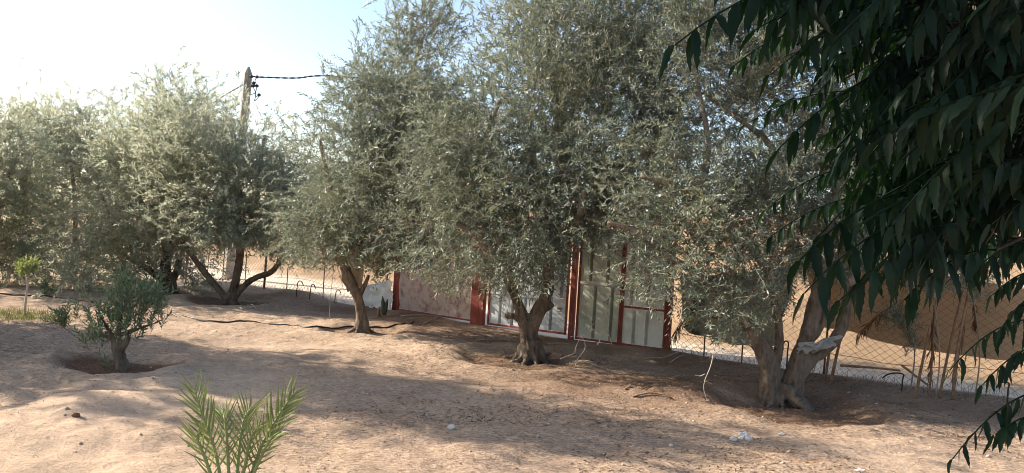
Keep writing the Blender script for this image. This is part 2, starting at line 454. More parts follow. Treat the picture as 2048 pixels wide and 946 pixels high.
def leaf_cards(base, d, nrm, length, width, fold=0.18):
    """folded lance leaves: four points and two triangles each"""
    s = norm(np.cross(d, nrm)); n = np.cross(s, d)
    L = length[:, None]; W = width[:, None]
    v0 = base; v2 = base + d * L - n * L * 0.06
    mid = base + d * L * 0.45 + n * W * fold
    v1 = mid + s * W * 0.5; v3 = mid - s * W * 0.5
    V = np.stack([v0, v1, v2, v3], 1).reshape(-1, 3)
    o = np.arange(len(base))[:, None] * 4
    F = np.concatenate([o + np.array([[0, 1, 2]]), o + np.array([[0, 2, 3]])], 0)
    return V, F

def shoots_to_mesh(rng, st, dr, ln, pairs, leaf, wid, twig_r=0.0028, droop=0.25, spread=0.85):
    S = len(st); J = pairs
    t = (np.arange(J) + 0.6) / J
    down = np.array([0, 0, -1.0])
    bend = droop * (0.4 + rng.rand(S, 1, 1))
    pos = st[:, None] + dr[:, None] * (ln[:, None] * t)[..., None] + down * (ln[:, None] * t ** 2)[..., None] * bend
    tan = norm(dr[:, None] + down * (2 * t[None, :, None]) * bend)
    a = norm(np.cross(dr, rng.randn(S, 3)))
    b = np.cross(dr, a)
    ang = rng.rand(S, 1) * 6.28 + np.arange(J)[None] * (math.pi / 2) + rng.randn(S, J) * 0.35
    side = np.cos(ang)[..., None] * a[:, None] + np.sin(ang)[..., None] * b[:, None]
    B, D, N = [], [], []
    for sg in (1, -1):
        d = norm(tan + sg * side * (spread + 0.25 * rng.randn(S, J, 1)) + 0.12 * rng.randn(S, J, 3))
        B.append(pos.reshape(-1, 3)); D.append(d.reshape(-1, 3))
        N.append((tan * 0.8 - sg * side + np.array([0, 0, 0.55]) + 0.5 * rng.randn(S, J, 3)).reshape(-1, 3))
    B = np.concatenate(B); D = np.concatenate(D); N = np.concatenate(N)
    L = leaf * (0.65 + 0.6 * rng.rand(len(B))); W = wid * (0.75 + 0.5 * rng.rand(len(B)))
    keep = rng.rand(len(B)) > 0.1
    V, F = leaf_cards(B[keep], D[keep], N[keep], L[keep], W[keep])
    # thin shoot stems: one slim three sided cone each
    e = st + dr * ln[:, None] + down * ln[:, None] * bend[:, 0] * 0.8
    m = st + dr * ln[:, None] * 0.5 + down * ln[:, None] * bend[:, 0] * 0.22
    tv = []
    for k in range(3):
        q = 2.094 * k; tv.append(st + (math.cos(q) * a + math.sin(q) * b) * twig_r)
    for k in range(3):
        q = 2.094 * k; tv.append(m + (math.cos(q) * a + math.sin(q) * b) * twig_r * 0.7)
    tv.append(e)
    TV = np.stack(tv, 1).reshape(-1, 3); o = np.arange(S)[:, None] * 7
    TF = np.concatenate([o + np.array([[k, (k + 1) % 3, 3 + (k + 1) % 3]]) for k in range(3)] + [o + np.array([[k, 3 + (k + 1) % 3, 3 + k]]) for k in range(3)]
                        + [o + np.array([[3 + k, 3 + (k + 1) % 3, 6]]) for k in range(3)], 0)
    return V, F, TV, TF

def fuse(mb, voxel, amp, seed, freq=9.0):
    """melt overlapping limbs into one trunk and roughen its bark"""
    tmp = bpy.data.objects.new('tmp', mb.mesh('tmp')); COL.objects.link(tmp)
    r = tmp.modifiers.new('r', 'REMESH'); r.mode = 'VOXEL'; r.voxel_size = voxel
    s = tmp.modifiers.new('s', 'SMOOTH'); s.iterations = 5; s.factor = 0.5
    dg = bpy.context.evaluated_depsgraph_get()
    me = bpy.data.meshes.new_from_object(tmp.evaluated_get(dg))
    old = tmp.data; bpy.data.objects.remove(tmp); bpy.data.meshes.remove(old)
    n = len(me.vertices); co = np.empty(n * 3, np.float32); no = np.empty(n * 3, np.float32)
    me.vertices.foreach_get('co', co); me.vertices.foreach_get('normal', no)
    co = co.reshape(-1, 3); no = no.reshape(-1, 3)
    az = co[:, 0] * 1.0 + co[:, 1] * 0.8
    d = fbm(az * freq + 0.6 * np.sin(co[:, 2] * 5), co[:, 2] * freq * 0.22 + co[:, 1] * freq * 0.5, 4, seed)
    d = d + 0.9 * (np.abs(fbm(az * freq * 1.7, co[:, 2] * freq * 0.35 - co[:, 1] * freq, 3, seed + 5)) - 0.4)
    co = co + no * (amp * d)[:, None]
    me.vertices.foreach_set('co', np.ascontiguousarray(co, np.float32).ravel())
    me.polygons.foreach_set('use_smooth', np.ones(len(me.polygons), bool)); me.update()
    return me

def olive_tree(label, base, Y0, trunk, limbs, blobs, n_leaves, seed, group='olive trees in the orchard', leaf=0.082, wid=0.0185,
               mat='olive', voxel=0.022, amp=0.012, clus_r=0.52, roots=6, floor=None, pairs=9, name='olive_tree', cat='olive tree', shoot=0.35, ncl=None, hole=0.0):
    rng = np.random.RandomState(seed)
    base = np.asarray(base, float)
    root = thing(name, base, label, cat, group)
    px = Y0 / FPX
    def W(q):                # photo pixel + depth step -> world
        return P(q[0], q[1], Y0 + (q[2] if len(q) > 3 else 0.0)) 
    mb = MB(); nodes = []; nrad = []
    for k, line in enumerate(trunk):
        pts = np.array([np.append(W(q), q[-1] * px) for q in line])
        pts = smooth_line(pts, 5)
        mb.tube(pts[:, :3], list(pts[:, 3]), 14, True, 0.12, seed + k, 3)
        nodes += list(pts[:, :3]); nrad += list(pts[:, 3])
    r0 = trunk[0][0][-1] * px
    for k in range(roots):
        q = 6.283 * (k + 0.5 * rng.rand()) / max(roots, 1)
        dv = np.array([math.cos(q), math.sin(q), 0])
        ln = r0 * (1.5 + 1.3 * rng.rand())
        p0 = np.append(base[:2], base[2] + r0 * 1.6) + dv * r0 * 0.45
        p1 = base + dv * r0 * 1.0 + np.array([0, 0, r0 * 0.35])
        e = base + dv * ln
        p2 = np.array([e[0], e[1], float(zg(e[0], e[1])) - 0.02])
        pp = smooth_line(np.array([p0, p1, p2]), 4)
        mb.tube(pp, list(np.linspace(r0 * 0.42, r0 * 0.14, len(pp))), 8, True, 0.3, seed + 40 + k)
    link('trunk', fuse(mb, voxel, amp, seed), M['bark'], root)
    for k, line in enumerate(limbs):
        pts = smooth_line(np.array([np.append(W(q), q[-1] * px) for q in line]), 5)
        b = MB(); b.tube(pts[:, :3], list(pts[:, 3]), 8, True, 0.18, seed + 70 + k)
        link('limb', b.mesh('limb', True), M['branch'], root)
        nodes += list(pts[:, :3]); nrad += list(pts[:, 3])
    nodes = np.array(nodes); nrad = np.array(nrad)
    top = nodes[:, 2] > base[2] + 0.45 * (nodes[:, 2].max() - base[2])
    nodes = nodes[top]; nrad = nrad[top]
    # crown clumps
    C = []; Rr = []
    vol = np.array([b[3] * b[4] * b[5] for b in blobs], float)
    need = ncl or int(n_leaves / 850) + 12
    for bi, b in enumerate(blobs):
        c = P(b[0], b[1], Y0 + b[2])
        k = max(2, int(round(need * vol[bi] / vol.sum())))
        for _ in range(k):
            for tr in range(12):
                q = rng.randn(3); q /= np.linalg.norm(q); q *= rng.rand() ** 0.45
                p = c + np.array([q[0] * b[3] * px, q[1] * b[5], q[2] * b[4] * px])
                if not C or np.min(np.linalg.norm(np.array(C) - p, axis=1)) > clus_r * 0.6:
                    C.append(p); break
    C = np.array(C)
    cen = C.mean(0)
    dist = np.array([np.min(np.linalg.norm(nodes - c, axis=1)) for c in C])
    bm = MB()
    starts, dirs = [], []
    nsh = max(3, int(round(n_leaves / (1.8 * pairs) / len(C))))
    for ci in np.argsort(dist):
        c = C[ci]
        dd = np.linalg.norm(nodes - c, axis=1) + 0.35 * np.maximum(0, nodes[:, 2] - c[2])
        k = int(np.argmin(dd)); a = nodes[k]
        mid = (a + c) / 2 + np.array([0, 0, 0.12 * np.linalg.norm(c - a)]) + rng.randn(3) * 0.08 * np.linalg.norm(c - a)
        tt = np.linspace(0, 1, 7)[:, None]
        pts = (1 - tt) ** 2 * a + 2 * tt * (1 - tt) * mid + tt ** 2 * c
        ra = min(nrad[k] * 0.75, 0.011 + 0.011 * np.linalg.norm(c - a)); rr = np.linspace(ra, 0.005, 7)
        bm.tube(pts, list(rr), 5, False, 0.1, seed + ci)
        nodes = np.vstack([nodes, pts[2:]]); nrad = np.concatenate([nrad, rr[2:]])
        out = norm(c - cen + np.array([0, 0, 0.3]))
        cr = clus_r * (0.65 + 0.8 * rng.rand())
        m = max(2, int(nsh * (0.55 + 0.9 * rng.rand()) * (cr / clus_r) ** 1.3))
        sub = c + rng.randn(6, 3) * cr * 0.42 + out * cr * 0.15
        for sct in sub[:4]:
            bm.tube([pts[4], (pts[5] + sct) / 2 + rng.randn(3) * 0.03, sct], [0.0055, 0.0045, 0.0028], 4, False)
        w = rng.randint(0, 6, m)
        st = sub[w] + rng.randn(m, 3) * cr * 0.42
        d = norm(out * 0.5 + norm(st - c) * 0.45 + rng.randn(m, 3) * 0.55 + np.array([0, 0, 0.3]))
        starts.append(st - d * 0.12); dirs.append(d)
    tag(link('branch', bm.mesh('branch', True), M['branch'], root), kind='stuff')
    st = np.concatenate(starts); d = np.concatenate(dirs)
    if floor:                # browsed and pruned from below
        tips = st + d * shoot * 0.7 - ZUP * 0.08
        uu, vv, _ = pix(tips); fl = np.array(floor)
        ok = vv < np.interp(uu, fl[:, 0], fl[:, 1]) + rng.randn(len(uu)) * 9
        st = st[ok]; d = d[ok]
    ln = shoot * (0.55 + 0.8 * rng.rand(len(st)))
    V, F, TV, TF = shoots_to_mesh(rng, st, d, ln, pairs, leaf, wid)
    crown = link('crown', mesh_np('crown', V, F), M[mat], root); tag(crown, kind='stuff')
    tw = link('twig', mesh_np('twig', TV, TF), M['shoot'], root); tag(tw, kind='stuff')
    return root

def copy_tree(src, loc, rotz, scale, label, group=None):
    r = src.copy(); COL.objects.link(r); r.location = Vector(loc); r.rotation_euler = (0, 0, rotz); r.scale = (scale,) * 3
    r['label'] = label
    if group: r['group'] = group
    for ch in src.children:
        c = ch.copy(); COL.objects.link(c); c.parent = r; c.matrix_parent_inverse = ch.matrix_parent_inverse.copy()
    return r

GRP = 'olive trees in the orchard'
t1 = G(1060, 722)
T1 = olive_tree('large olive with gnarled flared trunk standing right in front of the sheet metal gate', t1, t1[1],
    [[(1060, 728, 26), (1058, 700, 19), (1056, 665, 17), (1058, 640, 18)],
     [(1056, 658, 16), (1042, 628, 12), (1032, 600, 10), (1018, 560, 9)],
     [(1060, 655, 15), (1080, 622, 13), (1092, 590, 11), (1097, 550, 10)],
     [(1050, 648, 9), (1030, 634, 7), (1010, 630, 5)],
     [(1080, 624, 8), (1094, 615, 7), (1106, 608, 6)]],
    [[(1022, 565, 0, 11), (1000, 480, -.2, 10), (975, 380, -.1, 8), (965, 300, 0, 6), (1000, 200, 0, 4)],
     [(1095, 555, 0, 12), (1110, 460, .1, 10), (1125, 330, .2, 8), (1110, 180, .2, 6), (1090, 60, .1, 4)],
     [(1100, 520, 0, 10), (1180, 430, -.3, 8), (1240, 330, -.3, 6), (1290, 200, -.1, 5), (1310, 60, 0, 3)],
     [(1010, 510, -.1, 8), (940, 460, -.3, 6), (890, 440, -.3, 4)],
     [(1110, 470, 0, 8), (1080, 400, .8, 7), (1060, 250, 1.1, 5)],
     [(1105, 500, 0, 8), (1150, 450, -.9, 6), (1170, 380, -1.2, 5)]],
    [(1115, 165, 0, 140, 145, 1.4), (1000, 330, -.3, 140, 130, 1.3), (1170, 340, -.4, 150, 130, 1.4), (1240, 190, .1, 150, 130, 1.3),
     (1020, 480, -.5, 120, 75, 1.0), (1160, 460, -.7, 85, 65, .9), (905, 480, -.1, 80, 75, .9), (1155, 20, 0, 110, 110, 1.3),
     (1300, 40, .2, 120, 110, 1.2), (945, 340, .2, 90, 110, 1.0), (940, 205, .3, 48, 70, .8), (1060, 560, -.5, 80, 40, .6),
     (930, 550, -.2, 60, 40, .6), (1290, 330, 0, 80, 90, .9), (1190, -80, 0, 120, 60, 1.2)],
    135000, 11, group=GRP, voxel=0.016, amp=0.017, roots=10,
    floor=[(780, 540), (840, 555), (890, 595), (960, 585), (1000, 596), (1110, 585), (1135, 560), (1150, 500), (1260, 480), (1300, 520)])

t2 = G(722, 664)
T2 = olive_tree('olive with a single pale trunk leaning left beside the black hose', t2, t2[1],
    [[(724, 668, 15), (722, 640, 11), (719, 608, 9.5), (708, 575, 9), (692, 540, 8), (684, 515, 7)],
     [(716, 598, 6), (727, 575, 4.5), (738, 550, 3)]],
    [[(686, 520, 0, 9), (675, 470, 0, 8), (665, 400, 0, 7), (650, 330, 0, 5), (640, 280, 0, 3)],
     [(685, 518, 0, 9), (715, 450, .1, 8), (760, 340, .1, 6), (800, 220, 0, 5), (845, 80, 0, 3)],
     [(690, 510, 0, 8), (760, 480, -.3, 6), (840, 420, -.2, 5), (880, 320, 0, 4)],
     [(715, 450, 0, 7), (725, 330, .6, 5), (720, 220, .6, 4)]],
    [(760, 330, 0, 115, 105, 1.2), (805, 195, 0, 95, 95, 1.1), (845, 75, 0, 60, 70, .8), (700, 420, 0, 85, 80, 1.0),
     (800, 460, 0, 95, 75, 1.0), (735, 205, 0, 55, 55, .7), (885, 285, .2, 65, 80, 1.0), (660, 300, 0, 26, 24, .5), (640, 450, .2, 45, 65, .8),
     (715, 510, -.3, 80, 30, .7), (860, 520, 0, 80, 45, .8), (650, 520, 0, 30, 20, .5)],
    92000, 22, floor=[(590, 530), (660, 540), (700, 520), (760, 565), (800, 535), (900, 540)], group=GRP, voxel=0.018, amp=0.011, mat='olive', roots=7)

t3 = G(1562, 806)
T3 = olive_tree('broad old olive at right with a twin trunk and plastic caught in its fork', t3, t3[1],
    [[(1541, 814, 24), (1541, 775, 21), (1538, 735, 18), (1522, 695, 16), (1504, 660, 15), (1489, 636, 13)],
     [(1588, 817, 25), (1586, 775, 21), (1595, 730, 18), (1608, 690, 16), (1624, 630, 15), (1641, 570, 13), (1650, 520, 7)],
     [(1546, 740, 11), (1558, 695, 8.5), (1558, 645, 8), (1545, 590, 8), (1540, 560, 7)],
     [(1597, 752, 13), (1626, 716, 11), (1660, 692, 11), (1684, 655, 10), (1692, 610, 9), (1698, 570, 6)],
     [(1610, 705, 8), (1642, 650, 7), (1656, 600, 6)]],
    [[(1650, 525, 0, 11), (1665, 440, .1, 9), (1675, 320, .3, 9), (1660, 180, .4, 6), (1640, 60, .4, 4)],
     [(1546, 590, 0, 10), (1525, 525, 0, 10), (1470, 455, -.1, 8.5), (1400, 400, -.1, 8), (1340, 368, -.2, 7), (1280, 352, -.2, 5)],
     [(1540, 570, 0, 9), (1440, 582, -.2, 7), (1395, 548, -.3, 7), (1345, 517, -.3, 7), (1275, 465, -.3, 6), (1215, 445, -.3, 4)],
     [(1698, 575, 0, 9), (1720, 480, .4, 7), (1780, 380, .8, 7), (1850, 280, 1.0, 4)],
     [(1650, 500, 0, 12), (1600, 400, .4, 9), (1540, 290, .5, 7), (1480, 240, .5, 5), (1410, 190, .5, 4)],
     [(1400, 400, -.1, 8), (1415, 310, .2, 7), (1410, 240, .3, 5), (1385, 120, .4, 4)]],
    [(1500, 570, -.4, 85, 45, .6), (1450, 440, 0, 110, 65, .9), (1420, 570, -.6, 55, 50, .45), (1600, 420, .3, 110, 90, 1.0),
     (1540, 330, .4, 90, 60, .9), (1660, 250, .5, 130, 130, 1.1), (1390, 160, .4, 75, 80, .8), (1550, 100, .6, 130, 90, 1.1), (1345, 420, -.1, 60, 50, .6),
     (1490, 620, -.6, 60, 30, .35), (1780, 350, .8, 120, 130, 1.1), (1280, 550, -.5, 50, 62, .4), (1360, 320, .2, 60, 60, .6), (1430, 30, .5, 100, 60, .8), (1500, 200, .9, 80, 70, .8), (1470, 340, .3, 60, 50, .6), (1620, 500, .2, 60, 35, .5), (1740, 480, .6, 70, 50, .7)],
    112000, 33, floor=[(1180, 600), (1250, 625), (1330, 635), (1360, 680), (1450, 690), (1550, 660), (1600, 560), (1700, 560), (1850, 560)], group=GRP, voxel=0.016, amp=0.016, roots=10, leaf=0.074, wid=0.0175)

sp = MB(); pts = smooth_line(np.array([P(1498, 652, t3[1] - .06), P(1491, 640, t3[1] - .06), P(1486, 628, t3[1] - .07), P(1483, 618, t3[1] - .08)]), 4)
sp.tube(pts, list(np.linspace(.05, .008, len(pts))), 7, True, .35, 5); link('broken_stub', sp.mesh('broken_stub', True), M['pale_twig'], T3)
sp = MB(); q = on_ground(t3[0] + .14, t3[1] - .2); sp.tube(smooth_line(np.array([q + [-.1, .14, .22], q + [-.02, .04, .12], q + [.06, -.1, .03], q + [.12, -.2, -.05]]), 5), list(np.linspace(.1, .05, 16)), 9, True, .35, 9, 3)
link('root', sp.mesh('root', True), M['bark'], T3)

t4 = G(462, 609)
T4 = olive_tree('olive with three forking limbs near the wire fence left of centre', t4, t4[1],
    [[(462, 614, 12), (462, 598, 9), (467, 575, 8.5), (474, 545, 8), (481, 505, 7)],
     [(458, 604, 7.5), (438, 580, 6.5), (412, 548, 6), (388, 515, 5.5), (362, 480, 5)],
     [(468, 598, 7), (485, 575, 6.5), (510, 556, 6), (540, 545, 5.5), (556, 530, 5)]],
    [[(365, 480, 0, 6), (345, 440, 0, 5), (320, 380, 0, 4), (300, 320, 0, 3)],
     [(480, 508, 0, 8), (485, 440, 0, 6), (470, 350, 0, 5), (430, 280, 0, 3)],
     [(556, 532, 0, 5), (570, 470, 0, 5), (575, 400, 0, 4), (560, 310, 0, 3)],
     [(481, 490, 0, 6), (510, 420, .4, 5), (520, 330, .5, 4), (530, 270, .4, 3)]],
    [(470, 400, 0, 115, 75, 1.3), (400, 310, 0, 80, 75, 1.1), (490, 335, 0, 80, 55, 1.1), (570, 410, 0, 70, 75, 1.0),
     (450, 480, -.3, 110, 40, 1.0), (575, 345, .2, 35, 35, .7), (370, 420, 0, 60, 75, .9), (550, 490, 0, 60, 30, .7), (610, 380, .5, 40, 60, .7), (360, 505, .2, 50, 22, .6)],
    64000, 44, floor=[(280, 470), (370, 490), (400, 512), (450, 505), (480, 490), (530, 520), (580, 535), (640, 540)], group=GRP, voxel=0.022, amp=0.008, mat='olive_sun_tint', leaf=0.1, wid=0.024, roots=5)

t5 = G(338, 590)
T5 = olive_tree('tallest sunlit olive of the far left group with a dark trunk behind the small bush', t5, t5[1],
    [[(338, 595, 15), (336, 570, 12), (330, 540, 10), (335, 505, 9)], [(334, 575, 8), (350, 550, 7), (358, 520, 6)],
     [(330, 565, 8), (290, 535, 6), (255, 515, 5)]],
    [[(335, 508, 0, 9), (325, 440, 0, 8), (305, 350, 0, 6), (300, 260, 0, 4)], [(335, 500, 0, 8), (370, 400, .3, 6), (380, 260, .5, 4)],
     [(255, 517, 0, 5), (230, 480, -.3, 4), (215, 420, -.3, 3)], [(330, 480, 0, 6), (280, 400, -.6, 5), (260, 320, -.7, 3)]],
    [(325, 240, 0, 75, 70, 1.3), (300, 370, 0, 95, 95, 1.5), (385, 225, .5, 50, 45, .9), (260, 480, -.5, 75, 55, 1.1), (350, 470, 0, 55, 55, 1.0),
     (230, 535, -1, 50, 25, .7), (350, 330, .4, 70, 80, 1.0), (250, 300, 0, 50, 50, .9), (375, 545, .3, 35, 25, .5), (290, 540, -.4, 50, 28, .8), (180, 540, -.8, 40, 22, .7)],
    50000, 55, group=GRP, voxel=0.025, amp=0.008, mat='olive_sun_tint', leaf=0.11, wid=0.026, roots=5)

t6 = G(140, 556)
T6 = olive_tree('far left olive with arching low trunk and dark shaded ground under it', t6, t6[1],
    [[(142, 560, 10), (138, 540, 8), (132, 520, 7), (115, 500, 6)], [(137, 535, 7), (160, 510, 6), (175, 490, 5)]],
    [[(115, 502, 0, 6), (100, 430, 0, 5), (90, 330, 0, 4)], [(175, 492, 0, 5), (180, 400, 0, 5), (175, 280, 0, 3)], [(150, 510, 0, 5), (150, 400, -.8, 4), (140, 320, -.9, 3)]],
    [(165, 260, 0, 75, 60, 1.4), (150, 380, 0, 105, 95, 1.7), (100, 310, 0, 70, 70, 1.3), (195, 470, -.5, 75, 50, 1.2), (110, 490, 0, 90, 35, 1.2), (205, 330, .3, 60, 80, 1.2), (120, 525, .4, 80, 22, 1.0)],
    45000, 66, group=GRP, voxel=0.03, amp=0.008, mat='olive_sun_tint', leaf=0.12, wid=0.028, roots=5)

t7 = G(-40, 568)
T7 = olive_tree('olive cut by the left edge of the photograph', t7, t7[1],
    [[(-40, 572, 12), (-38, 540, 10), (-30, 500, 8)], [(-38, 545, 7), (-60, 510, 6), (-80, 480, 5)]],
    [[(-30, 502, 0, 7), (0, 420, 0, 6), (30, 310, 0, 4)], [(-80, 482, 0, 5), (-90, 400, 0, 4), (-80, 300, 0, 3)], [(-30, 480, 0, 6), (-20, 380, -.7, 4), (0, 300, -.8, 3)]],
    [(40, 275, 0, 50, 60, 1.2), (15, 390, 0, 85, 95, 1.6), (45, 490, 0, 65, 35, 1.1), (-85, 350, 0, 85, 100, 1.5), (-40, 480, 0, 70, 50, 1.2), (30, 525, 0, 60, 20, 1.0)],
    40000, 77, group=GRP, voxel=0.03, amp=0.008, mat='olive_sun_tint', leaf=0.11, wid=0.026, roots=5)

# the orchard goes on out of the frame: a neighbour throws the long shadows
def near_copy(src, x, y, rz, sc, label):
    return copy_tree(src, on_ground(x, y), rz, sc, label, GRP)
t8 = on_ground(-10.6, 10.85)
olive_tree('broad low olive just beyond the left edge of the photograph', t8, t8[1],
    [[(-550, 640, 18), (-550, 590, 15), (-545, 540, 13), (-555, 480, 10)], [(-547, 550, 10), (-500, 500, 8), (-470, 450, 7)]],
    [[(-555, 482, 0, 10), (-570, 380, 0, 8), (-560, 180, 0, 6)], [(-470, 452, 0, 7), (-450, 330, -.4, 6), (-470, 160, -.4, 4)], [(-550, 500, 0, 9), (-600, 400, .7, 7), (-600, 230, .8, 5)]],
    [(-560, 330, .1, 240, 190, 1.55), (-555, 470, .1, 220, 90, 1.4), (-560, 80, .1, 240, 170, 1.65), (-560, -130, -.2, 230, 150, 1.2), (-560, -330, -.7, 200, 120, .8)],
    88000, 88, group=GRP, voxel=0.03, roots=5, leaf=0.12, wid=0.036)
near_copy(T2, -5.4, 2.9, 4.0, 1.0, 'unseen olive added left of the viewer to shade the neem')  # unseen copy put here to keep the sun off the neem leaves

# ------------------------------------------------------------------ small olive in its basin
def bushy(name, label, cat, base, Y0, stems, blobs, nsh, seed, mat, leaf, wid, shoot, pairs, group=None, stem_mat='branch', trunk_px=None, up=0.4):
    rng = np.random.RandomState(seed); px = Y0 / FPX
    root = thing(name, base, label, cat, group)
    nodes = []
    tr = MB()
    for k, line in enumerate(stems):
        pts = smooth_line(np.array([np.append(P(q[0], q[1], Y0 + (q[2] if len(q) > 3 else 0)), q[-1] * px) for q in line]), 5)
        tr.tube(pts[:, :3], list(pts[:, 3]), 8, True, 0.15, seed + k); nodes += list(pts[2:, :3])
    if trunk_px: link('trunk', fuse(tr, trunk_px, trunk_px * 0.45, seed, 22), M['bark'], root)
    else: link('stem', tr.mesh('stem', True), M[stem_mat], root)
    nodes = np.array(nodes); S, D = [], []; bm = MB()
    tot = sum(b[3] * b[4] for b in blobs)
    for b in blobs:
        c = P(b[0], b[1], Y0 + b[2])
        k = max(2, int(nsh * b[3] * b[4] / tot))
        q = norm(rng.randn(k, 3)) * (rng.rand(k, 1) ** 0.5)
        st = c + q * np.array([b[3] * px, b[5], b[4] * px])
        a = nodes[np.argmin(np.linalg.norm(nodes[None] - st[:, None], axis=2), axis=1)]
        d = norm(norm(st - nodes[0]) * 0.7 + rng.randn(k, 3) * 0.4 + np.array([0, 0, up]))
        S.append(st - d * shoot * 0.4); D.append(d)
        for i in range(0, k, 2): bm.tube([a[i], (a[i] + st[i]) / 2 + rng.randn(3) * 0.01, st[i]], [0.004, 0.003, 0.0018], 4, False)
    tag(link('branch', bm.mesh('branch', True), M[stem_mat], root), kind='stuff')
    S = np.concatenate(S); D = np.concatenate(D)
    V, F, TV, TF = shoots_to_mesh(rng, S, D, shoot * (0.6 + 0.7 * rng.rand(len(S))), pairs, leaf, wid, 0.002, 0.12)
    tag(link('crown', mesh_np('crown', V, F), M[mat], root), kind='stuff')
    tag(link('twig', mesh_np('twig', TV, TF), M[stem_mat], root), kind='stuff')
    return root

b0 = G(244, 738)
bushy('olive_bush', 'small bushy olive on a short thick trunk in a round dug basin', 'olive bush', b0, b0[1],
      [[(246, 745, 15), (243, 722, 12), (236, 700, 11), (233, 680, 11)], [(238, 705, 8), (248, 690, 7), (258, 672, 5)],
       [(233, 682, 6), (210, 672, 3), (180, 676, 2)], [(233, 682, 7), (240, 640, 5), (250, 600, 3)], [(240, 670, 5), (285, 655, 3), (325, 640, 2)], [(232, 680, 4), (205, 640, 3), (195, 610, 2)]],
      [(235, 650, 0, 60, 35, .3), (275, 635, 0, 50, 35, .3), (195, 668, -.05, 35, 18, .2), (250, 595, 0, 50, 35, .28), (290, 590, 0, 35, 30, .25), (215, 620, 0, 40, 25, .25),
       (320, 625, 0, 22, 20, .12), (170, 680, 0, 14, 8, .1), (150, 618, 0, 10, 12, .06), (262, 572, 0, 50, 14, .2), (305, 600, 0, 30, 25, .2), (215, 720, 0, 8, 10, .05)],
      165, 91, 'shrub', 0.08, 0.02, 0.3, 8, trunk_px=0.011)
b1 = G(49, 634)
bushy('olive_sapling', 'slender young olive sapling with a pale bare stem in green grass at left', 'sapling', b1, b1[1],
      [[(48, 636, 2.6), (51, 605, 2.2), (55, 570, 1.9), (56, 535, 1.5)], [(54, 566, 1.3), (45, 558, 1.2), (42, 540, 1)], [(55, 562, 1.3), (68, 552, 1.2), (72, 540, 1)], [(44, 560, 1.1), (47, 570, 1)]],
      [(55, 540, 0, 14, 16, .12), (44, 545, 0, 10, 12, .1), (68, 540, 0, 9, 14, .1)], 42, 92, 'young', 0.095, 0.02, 0.2, 6, up=0.9, stem_mat='pale_twig')
b2 = G(92, 588)
bushy('weed_plant', 'low dark weed on the shaded ground right of the sapling', 'weed', b2, b2[1],
      [[(90, 588, 1.5), (88, 575, 1.2), (84, 562, 1)], [(91, 587, 1.3), (97, 578, 1)]], [(88, 572, 0, 8, 11, .12), (98, 581, 0, 12, 6, .12)], 26, 93, 'shrub', 0.1, 0.02, 0.16, 5)
b3 = G(135, 662)
bushy('olive_shoot', 'loose leafy olive shoot arching left of the small bushy olive', 'shoot', b3, b0[1] + 0.15,
      [[(150, 672, 1.2), (128, 655, 1), (120, 640, .8)]], [(126, 640, 0, 18, 13, .1)], 26, 94, 'shrub', 0.075, 0.016, 0.2, 6)
for k, (u, v, w, h, lab) in enumerate([(1800, 635, 38, 30, 'straggly olive growth at the right fence above the short stake'), (1930, 545, 60, 45, 'olive growth above the tall leaning stakes at right'),
                                       (1850, 545, 60, 50, 'grey olive spray hanging over the wire between the stakes')]):
    gb = G(u + 20, 788 + 8 * k)
    bushy('olive_growth', lab, 'olive shrub', gb, gb[1] + 0.1, [[(u + 20, 790 + 8 * k, 1.5), (u + 29, 700, 1.3), (u + 10, v, 1)]],
          [(u, v, 0, w, h, .35), (u + 25, v + 40, 0, 16, 30, .15)], 62, 95 + k, 'olive', 0.075, 0.015, 0.3, 8, group='olive growth along the right fence', up=0.0)

# ------------------------------------------------------------------ fence, gate, panels
def seg_frame(a, b):
    a = np.asarray(a, float); b = np.asarray(b, float)
    d = b[:2] - a[:2]; L = np.linalg.norm(d); d = d / L
    return a, np.array([d[0], d[1], 0]), np.array([d[1], -d[0], 0]), L   # along, towards the camera side
ZUP = np.array([0, 0, 1.0])

